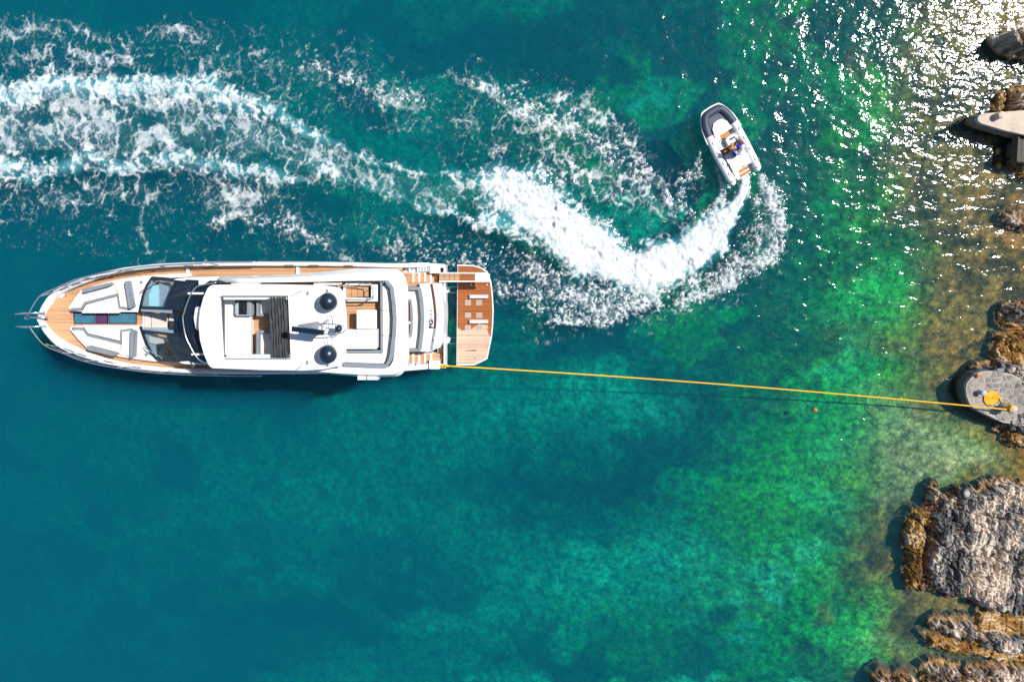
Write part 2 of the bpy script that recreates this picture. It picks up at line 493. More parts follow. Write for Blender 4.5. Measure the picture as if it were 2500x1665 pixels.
# outer bow waves of the old track: thin lace
lace = mx(lace, S([(-300, 95, 30, .42), (0, 85, 26, .46), (90, 62, 18, .5), (140, 85, 22, .48), (190, 130, 18, .56), (260, 152, 16, .46), (330, 150, 20, .38)]))
lace = mx(lace, S([(130, 55, 12, .42), (280, 90, 14, .36), (350, 100, 18, .42), (430, 85, 26, .42), (490, 70, 24, .4), (550, 110, 30, .38), (640, 145, 40, .33), (760, 165, 40, .36), (850, 185, 40, .38), (960, 225, 36, .40), (1030, 255, 26, .36)]))
lace = mx(lace, S([(-300, 160, 60, .28), (100, 160, 60, .26), (400, 165, 50, .27), (640, 190, 60, .27), (850, 230, 60, .28), (1040, 280, 50, .27)], 1.5))
lace = mx(lace, S([(-300, 470, 50, .36), (0, 470, 52, .40), (150, 480, 50, .42), (330, 475, 46, .40), (500, 470, 52, .40), (640, 490, 56, .42), (720, 540, 52, .38), (810, 590, 40, .34)], 1.4))
lace = mx(lace, S([(350, 500, 14, .50), (347, 590, 8, .56), (348, 610, 7, .4)]))
lace = mx(lace, S([(510, 510, 26, .5), (520, 545, 18, .58), (580, 520, 16, .5)]))
lace = mx(lace, S([(690, 490, 16, .45), (720, 540, 28, .58), (790, 590, 32, .56), (850, 620, 34, .44)]))
spray = mx(spray, S([(0, 560, 40, .25), (200, 570, 40, .28), (420, 560, 40, .26), (640, 590, 50, .26), (860, 600, 50, .26)]))
spray = mx(spray, S([(560, 95, 30, .30), (700, 120, 35, .36), (850, 150, 40, .40), (960, 195, 45, .40), (1060, 240, 40, .3)]))
# disturbed water between the track and the yacht
spray = mx(spray, S([(860, 560, 50, .26), (960, 560, 60, .38), (1060, 580, 60, .42), (1180, 620, 70, .46), (1250, 660, 60, .46)]))
spray = mx(spray, S([(900, 600, 60, .36), (1000, 640, 60, .40), (1100, 650, 60, .40), (1110, 720, 30, .38)]))
lace = mx(lace, S([(900, 570, 40, .2), (1000, 560, 30, .3), (940, 620, 40, .28)]))
# the tender's turn: solid white water
DW = [(1198, 462, 74, .93), (1235, 462, 94, .98), (1290, 485, 100, 1.02), (1345, 535, 92, 1.12), (1405, 592, 82, 1.25), (1480, 638, 74, 1.28), (1550, 660, 64, 1.28), (1625, 650, 56, 1.28), (1690, 614, 49, 1.25), (1742, 568, 42, 1.22), (1782, 520, 34, 1.18), (1808, 472, 25, 1.12), (1818, 425, 15, 1.05)]
dense = mx(dense, S([(a_, b_, c_ * 1.12, d_) for a_, b_, c_, d_ in DW], 1.1))
dense = mx(dense, S([(1170, 520, 40, .8), (1240, 555, 34, .85), (1300, 590, 30, .8)], 1.2))
# outer fan on the right: thrown spray
puff = np.zeros(GX.shape)
puff = mx(puff, S([(1850, 412, 9, .80), (1870, 445, 15, .84), (1888, 490, 20, .84), (1898, 540, 22, .80), (1886, 590, 26, .74), (1850, 640, 32, .70), (1800, 680, 34, .68), (1740, 715, 32, .64), (1680, 742, 28, .58), (1640, 752, 20, .48)], 1.5))
puff = mx(puff, S([(1850, 480, 16, .46), (1850, 560, 26, .50), (1810, 620, 34, .56), (1750, 665, 38, .58), (1690, 700, 36, .56)], 1.3))
puff = mx(puff, S([(1210, 690, 30, .42), (1290, 730, 40, .54), (1370, 765, 34, .60), (1450, 782, 26, .66), (1530, 770, 26, .70), (1590, 735, 26, .74), (1630, 695, 24, .78)], 1.4))
puff = mx(puff, S([(1250, 640, 40, .48), (1330, 690, 46, .56), (1430, 735, 44, .64), (1540, 730, 36, .70)], 1.3))
puff = mx(puff, S([(1140, 205, 26, .46), (1200, 232, 24, .56), (1290, 268, 22, .62), (1370, 300, 20, .66), (1430, 330, 20, .6), (1490, 380, 24, .5), (1560, 440, 26, .48)], 1.3))
puff = mx(puff, S([(1480, 300, 12, .46), (1540, 360, 14, .54), (1590, 430, 14, .58), (1625, 490, 12, .62), (1650, 545, 9, .6)], 1.2))
puff = mx(puff, S([(1708, 345, 5, .62), (1712, 380, 10, .66), (1696, 420, 22, .58), (1668, 460, 32, .60), (1664, 505, 30, .56), (1690, 545, 18, .5)], 1.2))
puff = mx(puff, S([(1755, 425, 5, .7), (1757, 470, 8, .66), (1740, 520, 12, .62)], 1.1))
puff = mx(puff, S([(1100, 620, 40, .40), (1180, 650, 40, .44), (960, 600, 40, .38), (1050, 560, 50, .40)], 1.3))
puff = mx(puff, S([(520, 540, 20, .5), (590, 525, 16, .5), (720, 545, 26, .56), (790, 590, 28, .54)], 1.2))
puff = mx(puff, S([(740, 165, 26, .44), (850, 195, 30, .48), (960, 235, 30, .50), (1030, 262, 20, .4)], 1.3))
lace = mx(lace, S([(1870, 470, 20, .5), (1885, 540, 30, .5), (1850, 620, 40, .5), (1760, 690, 44, .5), (1680, 730, 40, .46)], 1.4))
spray = mx(spray, S([(1850, 415, 12, .6), (1886, 470, 26, .66), (1902, 530, 32, .66), (1885, 595, 40, .62), (1825, 655, 56, .62), (1740, 700, 60, .56), (1660, 740, 46, .50)], 1.3))
# inner wash beside the boat
spray = mx(spray, S([(1706, 340, 6, .55), (1708, 385, 14, .6), (1690, 430, 26, .62), (1665, 470, 34, .62), (1660, 520, 36, .55), (1690, 560, 20, .4)], 1.2))
lace = mx(lace, S([(1750, 400, 5, .55), (1758, 440, 8, .6), (1750, 490, 10, .6), (1725, 540, 12, .5)]))
dense = mx(dense, S([(1711, 345, 5, .5), (1709, 372, 8, .66), (1700, 395, 8, .5)]))
# inner branch sweeping back up to the left
lace = mx(lace, S([(1110, 190, 22, .40), (1200, 235, 26, .50), (1290, 270, 26, .56), (1370, 300, 28, .62), (1430, 340, 34, .58), (1500, 400, 40, .54), (1560, 450, 36, .52), (1610, 500, 26, .50), (1645, 545, 14, .44)], 1.2))
dense = mx(dense, S([(1190, 238, 10, .5), (1270, 268, 12, .6), (1360, 302, 14, .66), (1420, 330, 14, .62), (1480, 365, 10, .5)]))
lace = mx(lace, S([(1380, 250, 30, .34), (1470, 290, 30, .38), (1540, 360, 34, .42), (1590, 420, 28, .44), (1625, 480, 14, .52), (1648, 540, 9, .55)], 1.2))
lace = mx(lace, S([(1080, 300, 60, .26), (1200, 310, 60, .32), (1320, 360, 60, .36), (1420, 420, 60, .38), (1520, 480, 50, .40)], 1.4))
spray = mx(spray, S([(1160, 190, 40, .36), (1260, 225, 45, .46), (1360, 260, 50, .5), (1450, 320, 60, .48), (1520, 420, 70, .46), (1560, 500, 60, .44), (1480, 520, 40, .4)], 1.3))
# lower fringe under the white water
lace = mx(lace, S([(1290, 640, 40, .46), (1380, 700, 50, .56), (1480, 735, 50, .64), (1570, 725, 40, .62), (1620, 690, 26, .6)], 1.3))
spray = mx(spray, S([(1230, 650, 50, .44), (1310, 720, 60, .52), (1420, 765, 46, .56), (1540, 760, 36, .52), (1620, 720, 30, .5)], 1.3))
dense = mx(dense, S([(1330, 770, 12, .55), (1420, 788, 12, .66), (1500, 775, 14, .68), (1570, 740, 16, .70), (1620, 695, 18, .75)]))
# small wash at the yacht's side and at the swim platform
lace = mx(lace, S([(372, 645, 12, .5), (395, 638, 8, .4)])); spray = mx(spray, S([(330, 648, 20, .25), (430, 636, 20, .36), (560, 634, 14, .3)]))
spray = mx(spray, S([(1212, 690, 16, .5), (1222, 720, 16, .45)])); lace = mx(lace, S([(1208, 660, 10, .45), (1225, 700, 14, .5), (1215, 735, 8, .35)]))
spray = mx(spray, S([(1100, 660, 14, .45), (1095, 780, 12, .4), (1092, 850, 12, .35)]))
spray = mx(spray, S([(1690, 790, 10, .2), (1300, 800, 30, .25)]))


edge = smooth(0.0, 1.0, np.minimum(np.minimum(GX - X0, X1 - GX), np.minimum(GY - Y0, Y1 - GY)) / 3.0)
dense *= edge; lace *= edge; spray *= edge; puff *= edge

# ---- foam pattern, worked out only where there is foam
foam = np.zeros(GX.shape); relief = np.zeros(GX.shape)
sel = (dense + lace + spray + puff) > 0.04
x, y, D, L, S_, PF = GX[sel], GY[sel], dense[sel], lace[sel], spray[sel], puff[sel]
qx = x + 0.9 * (fbm(x * 0.9, y * 0.9, 91, 3) - 0.5) + 0.40 * (fbm(x * 3.4, y * 3.4, 92, 3) - 0.5) + 0.12 * (fbm(x * 10, y * 10, 97, 2) - 0.5)
qy = y + 0.9 * (fbm(x * 0.9, y * 0.9, 93, 3) - 0.5) + 0.40 * (fbm(x * 3.4, y * 3.4, 94, 3) - 0.5) + 0.12 * (fbm(x * 10, y * 10, 98, 2) - 0.5)
nA = fbm(qx * 1.05, qy * 1.05, 95, 4); nB = fbm(qx * 4.0, qy * 4.0, 96, 4, 0.62); nC = fbm(x * 9, y * 9, 99, 3, 0.6)
nM = fbm(x * 0.45, y * 0.45, 90, 3)
def edges(sc, seed, ax=1.0):
    d1, d2, _ = cells(qx * sc * ax, qy * sc / ax, seed)
    return d2 - d1
e1, e2, e3 = edges(1.15, 101, 1.3), edges(2.6, 102, 1.2), edges(5.6, 103)
amt = L * (0.35 + 1.3 * nM)
nD = fbm(x * 7.5, y * 7.5, 104, 4, 0.66); nE = fbm(x * 15, y * 15, 105, 2, 0.6)
t1 = amt * np.clip(nA * 2.4 - 0.55, 0, 1.6)
l1 = smooth(-0.04, 0.22, t1 * 0.50 - e1 + 0.22 * (nB - 0.5) + 0.16 * (nD - .5))
t2 = amt * np.clip(nA * 2.4 - 0.55, 0, 1.6)
l2 = smooth(-0.02, 0.28, t2 * 0.50 - e2 + 0.22 * (nB - 0.5) + 0.24 * (nD - .5))
l3 = smooth(0.02, 0.34, t2 * 0.42 - e3 + 0.30 * (nE - 0.5))
dn = D + 0.60 * (nB - 0.5) + 0.60 * (nA - 0.5) + 0.55 * (nD - 0.5) + 0.25 * (nE - 0.5)
dn -= (0.50 * smooth(0.26, 0.5, e1) + 0.34 * smooth(0.25, 0.5, e2)) * smooth(1.0, 0.7, D)     # torn holes in thinner foam
dd = smooth(0.34, 0.86, dn)
sp = smooth(0.0, 0.20, S_ * (0.5 + 0.8 * nM) * 0.62 - (0.835 - 0.50 * nD - 0.30 * nB - 0.20 * nE))
pf = smooth(0.40, 1.02, PF + 0.75 * (nB - 0.5) + 1.15 * (nD - 0.5) + 0.5 * (nE - 0.5))
young = smooth(-4.5, 0.0, x)                                  # the left end of the track is old, thinned foam
thin = 0.70 + 0.30 * young
net = 1 - (1 - 0.80 * l1) * (1 - 0.55 * l2) * (1 - 0.40 * l3)
fo = 1 - (1 - dd * (0.80 + 0.20 * young)) * (1 - net * thin * (0.55 + 0.9 * nB)) * (1 - 0.75 * sp) * (1 - 0.90 * pf)
fo = np.clip(fo * (0.62 + 0.45 * nB + 0.55 * (nD - .5) + 0.30 * (nE - .5) + 0.20 * smooth(0.8, 1.3, D)), 0, 1)
veil = smooth(0.30, 0.75, nA * 0.8 + nM * 0.4) * np.maximum(0.07 * smooth(0.3, 0.7, L), 0.16 * smooth(0.45, 0.9, D))
fo = np.maximum(fo, veil * (0.35 + 0.65 * nB))
foam[sel] = fo
air = np.zeros(GX.shape)
air[sel] = np.clip(np.maximum.reduce([0.55 * smooth(0.3, 1.0, D), 0.24 * smooth(0.25, 0.75, L), 0.14 * smooth(0.25, 0.7, S_)]) * (0.1 + 1.5 * nA), 0, 1)

# ---- water surface shape: swell, chop and the raised churn of the wake
GZ = 0.05 * (fbm(GX * 0.35, GY * 0.35, 81, 3) - 0.5) + 0.05 * (fbm(GX * 1.3, GY * 1.3, 82, 3) - 0.5)
zz = np.zeros(x.shape)
zz += smooth(0.5, 1.05, D) * (0.12 + 0.34 * (fbm(qx * 1.7, qy * 1.7, 84, 4, 0.55) - 0.45) + 0.16 * (nB - 0.5) + 0.05 * (nD - 0.5))
zz += 0.10 * pf * (0.3 + nD)
zz += 0.025 * fo * (0.6 + 0.8 * nB)
GZ[sel] += np.maximum(zz, -0.02)
GZ *= edge

# ---- water material
k = NT('sea_water')
p = k.pos()
fo_, ai_ = k.attr('foam'), k.attr('air')
rp = k.vmath('MULTIPLY', p, (1.0, 1.4, 1.0))
h = k.noise(rp, 1.5, 3, 0.52, 0.3)
nrm = k.bump(h, 1.0, 0.074)
gloss = k.n('ShaderNodeBsdfGlossy', {'Color': (1, 1, 1, 1), 'Roughness': 0.10, 'Normal': nrm})
trans = k.n('ShaderNodeBsdfTransparent', {'Color': (0.97, 0.985, 0.985, 1)})
wav = k.bump(h, 1.0, 0.30)
airb = k.n('ShaderNodeBsdfDiffuse', {'Color': k.mix(ai_, (0.006, 0.26, 0.34), (0.02, 0.52, 0.60)), 'Normal': wav})
body = k.n('ShaderNodeMixShader', {0: k.math('MAXIMUM', ai_, 0.035), 1: trans.outputs[0], 2: airb.outputs[0]})
surf = k.n('ShaderNodeMixShader', {0: 0.025, 1: body.outputs[0], 2: gloss.outputs[0]})
lw = k.n('ShaderNodeFresnel', {'IOR': 1.33}).outputs[0]
k.put(surf.inputs[0], lw)
fd = k.n('ShaderNodeBsdfDiffuse', {'Color': (0.69, 0.725, 0.75, 1), 'Roughness': 0.6})
fin = k.n('ShaderNodeMixShader', {0: fo_, 1: surf.outputs[0], 2: fd.outputs[0]})
k.put(k.out.inputs['Surface'], fin.outputs[0])
ab = k.n('ShaderNodeVolumeAbsorption', {'Color': (0.0, 0.84, 0.86, 1), 'Density': 0.62})
scv = k.n('ShaderNodeVolumeScatter', {'Color': (0.0, 0.55, 0.97, 1), 'Density': 0.112})
vol = k.n('ShaderNodeAddShader', {0: ab.outputs[0], 1: scv.outputs[0]})
k.put(k.out.inputs['Volume'], vol.outputs[0])
M_WATER = k.m

water = grid_mesh('water', gx, gy, GZ.astype(np.float32), M_WATER)
add_attr(water, 'foam', foam); add_attr(water, 'air', air)
tag(water, kind='structure')
far = ring_sheet('water', M_WATER, lambda x, y: 0.0, (X0, X1, Y0, Y1), 2500.0)
tag(far, kind='structure')
fb = ring_sheet('seabed', M_BED, lambda x, y: -15.0, (bx[0], bx[-1], by[0], by[-1]), 2500.0)
tag(fb, kind='structure')
# ================================================================== the yacht
def teak(name, dry, wet=None, plank=0.062):
    k = NT(name)
    p = k.pos()
    s = k.n('ShaderNodeSeparateXYZ', {0: p})
    v = k.math('DIVIDE', s.outputs[1], plank)
    fr = k.math('FRACT', v)
    idn = k.n('ShaderNodeTexWhiteNoise', {'W': k.math('FLOOR', v)}, noise_dimensions='1D').outputs[0]
    gr = k.noise(k.vmath('MULTIPLY', p, (2.0, 45.0, 10.0)), 1.0, 4, 0.7)
    blotch = k.noise(p, 1.6, 4, 0.6)
    t = k.math('ADD', k.math('MULTIPLY', idn, 0.35), k.math('ADD', k.math('MULTIPLY', gr, 0.45), k.math('MULTIPLY', blotch, 0.3)))
    def tones(c):
        return k.ramp(t, [(0.25, tuple(x * 0.72 for x in c)), (0.55, c), (0.85, tuple(min(1, x * 1.18) for x in c))])
    col = tones(dry)
    rough = 0.62
    if wet is not None:
        wp = P(1150, 800, 0.45)
        rel = k.math('SUBTRACT', s.outputs[1], wp.y)
        wn = k.math('MULTIPLY', k.math('SUBTRACT', k.noise(k.vmath('MULTIPLY', p, (1.3, 1.6, 1.0)), 1.1, 5, 0.65), 0.5), 2.6)
        edge_in = k.math('MULTIPLY', k.sstep(P(1190, 0, 0.45).x - 0.1, P(1200, 0, 0.45).x, k.math('ADD', s.outputs[0], k.math('MULTIPLY', rel, 0.12))), 0.9)
        w = k.sstep(-0.05, 0.05, k.math('ADD', k.math('ADD', rel, wn), edge_in))
        low = k.sstep(0.60, 0.64, k.noise(k.vmath('MULTIPLY', p, (0.55, 3.2, 1.0)), 1.3, 4, 0.6))
        low = k.math('MULTIPLY', low, k.sstep(-0.7, -1.0, rel))
        w = k.math('MAXIMUM', w, low)
        col = k.mix(w, col, tones(wet))
        rough = k.math('MULTIPLY_ADD', w, -0.28, 0.65)
    caulk = k.math('MULTIPLY', k.sstep(0.16, 0.06, k.math('MINIMUM', fr, k.math('SUBTRACT', 1.0, fr))), 0.75)
    col = k.mix(caulk, col, (0.05, 0.035, 0.025))
    b = k.bsdf(Base_Color=col, Roughness=rough)
    b.inputs['Specular IOR Level'].default_value = 0.3
    return k.m

M_GEL = simple('white_gelcoat', (0.80, 0.81, 0.82), 0.28, var=0.03, scale=0.8)
M_GELM = simple('white_moulding', (0.76, 0.77, 0.79), 0.4, var=0.04, scale=1.5)
M_CREAM = simple('cream_upholstery', (0.74, 0.69, 0.62), 0.75, var=0.05, scale=6, bump=0.15)
M_GREY = simple('grey_upholstery', (0.20, 0.235, 0.27), 0.75, var=0.12, scale=7, bump=0.2)
M_DKGREY = simple('charcoal_fabric', (0.045, 0.05, 0.058), 0.85, var=0.25, scale=14, bump=0.4)
M_NAVY = simple('navy_gloss', (0.006, 0.016, 0.032), 0.12, var=0.3, scale=1.5)
M_DOME = simple('navy_dome', (0.006, 0.02, 0.038), 0.32, var=0.1)
M_BLACK = simple('black_plastic', (0.012, 0.013, 0.016), 0.4, var=0.3)
M_STEEL = simple('polished_steel', (0.72, 0.74, 0.77), 0.22, metal=0.9, var=0.05)
M_ALU = simple('grey_metal', (0.34, 0.37, 0.42), 0.4, metal=0.4, var=0.1)
M_HATCH = simple('tinted_hatch_glass', (0.05, 0.16, 0.24), 0.08, var=0.15)
M_PURPLE = simple('violet_tinted_glass', (0.10, 0.045, 0.12), 0.08, var=0.15)
M_BEIGE = simple('beige_saloon_fabric', (0.66, 0.58, 0.51), 0.8, var=0.1, scale=5)
M_DASH = simple('grey_dashboard', (0.32, 0.38, 0.43), 0.5, var=0.15, scale=4)
M_AQUA = simple('turquoise_sunlit_dash', (0.52, 0.86, 0.88), 0.45, var=0.06)  # sunlight and reflection on the dash, put into its colour
M_WALNUT = simple('dark_varnished_wood', (0.12, 0.045, 0.035), 0.3, var=0.25, scale=9)
M_INK = simple('dark_lettering', (0.02, 0.02, 0.03), 0.4)
M_PALEINK = simple('pale_grey_lettering', (0.55, 0.55, 0.56), 0.4)
M_TEAK = teak('deck_teak', (0.56, 0.315, 0.165))
M_TEAKW = teak('platform_teak', (0.66, 0.47, 0.34), (0.36, 0.115, 0.035), 0.072)
kk = NT('windscreen_glass')
gl = kk.n('ShaderNodeBsdfGlossy', {'Color': (1, 1, 1, 1), 'Roughness': 0.03})
tr = kk.n('ShaderNodeBsdfTransparent', {'Color': (0.86, 0.91, 0.94, 1)})
kk.put(kk.out.inputs['Surface'], kk.n('ShaderNodeMixShader', {0: 0.05, 1: tr.outputs[0], 2: gl.outputs[0]}).outputs[0])
M_GLASS = kk.m

YC = P(700, 766, 0).y
yacht = empty('motor_yacht', (P(600, 766, 0).x, YC, 0), world_parts=True)
tag(yacht, 'white motor yacht with teak decks and navy radar domes, moored by a yellow rope', 'yacht')

def pts(lst, z): return [P2(a, b, z) for a, b in lst]
def mir(lst): return [(x, 2 * YC - y) for x, y in lst][::-1]

def slab(name, lst, z0, z1, mat, parent=yacht, bevel=0.0, segs=1, mirror=False, world=False, sm=False):
    """prism whose top outline was measured in photograph pixels at height z1"""
    w = lst if world else pts(lst, z1)
    out = []
    for q in ([w, mir(w)] if mirror else [w]):
        bm = bmesh.new(); prism(bm, q, z0, z1)
        out.append(bm_obj(name, bm, mat, parent, sm, bevel, segs))
    return out if mirror else out[0]

def rect(x0, x1, y0, y1): return [(x0, y0), (x1, y0), (x1, y1), (x0, y1)]

def pipe(name, lst, z, r, mat, parent=yacht, mirror=False, world=False, n=8, sub=0, closed=False):
    w = [P(a, b, (z[i] if isinstance(z, list) else z)) for i, (a, b) in enumerate(lst)] if not world else [Vector(v) for v in lst]
    if sub: w = [Vector(v) for v in catmull([tuple(v) for v in w], sub)]
    out = []
    for q in ([w, [Vector((v.x, 2 * YC - v.y, v.z)) for v in w]] if mirror else [w]):
        bm = bmesh.new(); tube(bm, q, r, n, closed=closed)
        out.append(bm_obj(name, bm, mat, parent, True))
    return out if mirror else out[0]

def ribbon(lst, half):
    """plan polygon round a polyline of world points"""
    L, Rr = [], []
    n = len(lst)
    for i, p_ in enumerate(lst):
        a = Vector(lst[max(i - 1, 0)]); b = Vector(lst[min(i + 1, n - 1)])
        t = (b - a).normalized(); nn = Vector((-t.y, t.x))
        L.append((p_[0] + nn.x * half, p_[1] + nn.y * half)); Rr.append((p_[0] - nn.x * half, p_[1] - nn.y * half))
    return L + Rr[::-1]

# ---- hull by stations
st_px = [91, 95, 103, 117, 139, 165, 190, 243, 309, 386, 450, 519, 620, 713, 800, 870, 968, 1040, 1085]
st_hw = [1.5, 14, 30, 50, 71, 83, 92, 109, 123, 131.5, 134.5, 136, 136.5, 136, 135.5, 134, 131, 128.5, 126]
def zg_at(px): return float(np.interp(px, [91, 300, 700, 975, 1006, 1085], [2.78, 2.60, 2.45, 2.3, 1.75, 1.5]))
HX, HW, HZ = [], [], []
for a, h_ in zip(st_px, st_hw):
    z = zg_at(a)
    HX.append(P(a, 776, z).x); HW.append(h_ / 50.0 * (CAM_H - z) / CAM_H); HZ.append(z)
def hw_at(x): return float(np.interp(x, HX, HW))
bm = bmesh.new()
secs = []
for i, (x, w, z) in enumerate(zip(HX, HW, HZ)):
    f = min(1.0, max(0.0, (x - HX[0]) / 6.5))
    rake = (1 - f) * 1.5
    wl = w * (0.35 + 0.60 * f ** 0.7)
    ring = []
    for s in (-1, 1):
        ring.append([bm.verts.new((x, YC + s * w, z)), bm.verts.new((x + rake * 0.10, YC + s * (w * 0.985 + wl * 0.015), z - 0.22)),
                     bm.verts.new((x + rake * 0.45, YC + s * (w * 0.6 + wl * 0.4), z * 0.55)), bm.verts.new((x + rake * 0.85, YC + s * wl, 0.15)),
                     bm.verts.new((x + rake, YC + s * wl * 0.85, -0.4)), bm.verts.new((x + rake, YC + s * 0.02, -0.95))])
    secs.append(ring)
for a, b in zip(secs[:-1], secs[1:]):
    for s in (0, 1):
        for j in range(5):
            bm.faces.new((a[s][j], a[s][j + 1], b[s][j + 1], b[s][j]))
    bm.faces.new((a[0][5], a[1][5], b[1][5], b[0][5]))
for s_ in (secs[0], secs[-1]):
    for j in range(5):
        bm.faces.new((s_[0][j], s_[0][j + 1], s_[1][j + 1], s_[1][j]))
hull = bm_obj('hull', bm, M_GEL, yacht, True)
# rub rail: thin grey line just under the gunwale
for s in (-1, 1):
    bm = bmesh.new()
    tube(bm, [(x, YC + s * (w + 0.015), z - 0.16) for x, w, z in zip(HX, HW, HZ)], 0.025, 6)
    bm_obj('rub_rail', bm, M_STEEL, hull, True)

def inset(d, x_from, x_to, dz, step=0.45):
    """outline of the hull at the gunwale, pulled in by d"""
    xs = np.arange(x_from, x_to + 1e-6, step).tolist()
    if xs[-1] < x_to - 0.05: xs.append(x_to)
    w = [max(0.02, hw_at(x) - d) for x in xs]
    return xs, w
xb = P(91, 776, 2.7).x; xs_end = P(1085, 776, 2.1).x; x_ck = P(985, 776, 2.2).x
# gunwale cap: two strips, port and starboard, meeting at the stem
for s in (-1, 1):
    bm = bmesh.new()
    prev = None
    for x in np.linspace(HX[0], xs_end, 70):
        w = hw_at(x)
        zz_ = float(np.interp(x, HX, HZ))
        ci = 0.18 if x > HX[0] + 3 else 0.18 + 0.10 * (1 - (x - HX[0]) / 3)
        wi = max(0.0, w - ci)
        cur = [bm.verts.new((x, YC + s * (w + 0.012), zz_ - 0.06)), bm.verts.new((x, YC + s * (w - 0.01), zz_ + 0.035)),
               bm.verts.new((x, YC + s * (wi + 0.02), zz_ + 0.03)), bm.verts.new((x, YC + s * wi, zz_ - 0.34))]
        if prev:
            for j in range(3): bm.faces.new((prev[j], prev[j + 1], cur[j + 1], cur[j]))
        prev = cur
    bm_obj('gunwale', bm, M_GEL, hull, True)

# main deck of teak, foredeck to cockpit
ZD = 2.14
def zd_at(px): return float(np.interp(px, [95, 178], [2.56, ZD]))
def zd_x(x): return float(np.interp(x, [P(95, 776, 2.6).x, P(178, 776, ZD).x], [2.56, ZD]))
bm = bmesh.new(); prev = None
for x in np.concatenate([np.linspace(HX[0] + 0.16, HX[0] + 2.2, 16), np.linspace(HX[0] + 2.5, x_ck, 40)]):
    w = max(0.03, hw_at(x) - 0.14); z = zd_x(x)
    cur = [bm.verts.new((x, YC - w, z)), bm.verts.new((x, YC + w, z))]
    if prev: bm.faces.new((prev[0], prev[1], cur[1], cur[0]))
    prev = cur
deck_o = bm_obj('main_deck', bm, M_TEAK, yacht)
sol = deck_o.modifiers.new('thick', 'SOLIDIFY'); sol.thickness = 0.06
# deck hatch in the bow: raised frames and flush hinges
for q in ([(117, 771), (141, 737), (139, 734.5), (114, 770)],):
    for mm in (0, 1):
        w = [P(a_, b_, zd_at(a_) + 0.01) for a_, b_ in q]
        bm = bmesh.new(); vs_ = [bm.verts.new((v.x, 2 * YC - v.y if mm else v.y, zd_x(v.x) + 0.012)) for v in w]; bm.faces.new(vs_); bm_obj('margin_plank', bm, M_WALNUT, deck_o)
for a_, b_ in ((138, 740), (116, 768), (157, 760), (138, 814), (116, 784), (157, 794)):
    slab('deck_fitting', rect(a_ - 2, a_ + 2, b_ - 1.2, b_ + 1.2), zd_at(a_) - .03, zd_at(a_) + 0.03, M_STEEL, deck_o)
for a_, b_ in ((158.5, 722.5), (157, 829.5)):
    zz_ = zd_at(a_); bm = bmesh.new(); c = P(a_, b_, zz_); lathe(bm, [(0.08, zz_ - .03), (0.08, zz_ + 0.02), (0.05, zz_ + 0.025)], 16, c.x, c.y)
    bm_obj('deck_filler', bm, M_NAVY, deck_o)
for a_, b_ in ((148, 725), (152, 721.5)):
    zz_ = zd_at(a_); bm = bmesh.new(); c = P(a_, b_, zz_ + .1); lathe(bm, [(0.06, zz_ - .03), (0.065, zz_ + 0.08), (0.03, zz_ + 0.12)], 14, c.x, c.y)
    bm_obj('deck_light', bm, M_GEL, deck_o, True)

# ---- coachroof with the foredeck lounge, port and starboard halves either side of the hatch channel
ZL = 2.52
half = [(167, 752), (183, 728), (200, 707), (235, 696), (278, 685), (320, 678), (364, 672.5), (420, 669), (460, 668), (460, 676), (368, 681), (356, 699), (346, 722), (341, 745), (340, 762), (172, 760)]
roofs = slab('coachroof', half, ZD, ZL, M_GEL, bevel=0.05, segs=2, mirror=True)
seat_o = [(176, 752), (190, 730), (205, 711), (264, 697), (277, 692), (286, 719), (212, 737), (203, 741), (197, 752)]
seat_i = [(279, 691), (304, 687), (316, 752), (294, 749), (289, 718)]
cush = [(199.5, 764.5), (210, 744.5), (284, 726), (289.5, 764.5)]
for nm, q, z1, m_ in (('seat_cushion', seat_o, 2.62, M_CREAM), ('seat_cushion', seat_i, 2.63, M_CREAM), ('sun_pad', cush, 2.68, M_CREAM)):
    slab(nm, q, ZL, z1, m_, bevel=0.035, segs=2, mirror=True)
trim = ribbon([P2(a, b, 2.64) for a, b in [(172, 756), (199, 754), (207.5, 740), (285.5, 719.5), (291, 750), (318, 753.5)]], 0.055)
slab('backrest_trim', trim, ZL, 2.645, M_GREY, mirror=True, world=True)
for q, z1 in (([(199, 708.5), (204, 704.5), (262, 691), (268, 692), (269.5, 696.5), (265, 698.5), (207, 714), (202, 714.5)], 2.9), ([(303.5, 688.5), (306, 686.5), (310, 687), (321, 748), (319, 752.5), (314, 753)], 2.9)):
    slab('bolster', q, ZL, z1, M_GREY, bevel=0.03, segs=2, mirror=True)
for a, b in ((345, 689.5),):
    for o_y in (P(a, b, ZL).y, 2 * YC - P(a, b, ZL).y):
        bm = bmesh.new(); lathe(bm, [(0.07, ZL), (0.075, ZL + 0.015), (0.05, ZL + 0.02)], 16, P(a, b, ZL).x, o_y)
        bm_obj('deck_speaker', bm, M_ALU, yacht)
# hatch channel
slab('hatch_frame', rect(175, 334, 762.5, 791), ZD, ZD + 0.06, M_BLACK)
for x0, x1, m_ in ((182, 229.5, M_HATCH), (235, 261, M_PURPLE), (268, 331, M_HATCH)):
    slab('hatch', rect(x0, x1, 766, 789), ZD + 0.06, ZD + 0.10, m_, bevel=0.015)
for x0 in (231, 264): slab('hatch_bar', rect(x0, x0 + 2.2, 763, 791), ZD + 0.06, ZD + 0.11, M_STEEL)
slab('companion_step', rect(336, 348, 764, 796), ZD, ZD + 0.05, M_TEAK)
slab('companion_sill', rect(348.5, 352.5, 764, 798), ZD, ZD + 0.12, M_GEL)

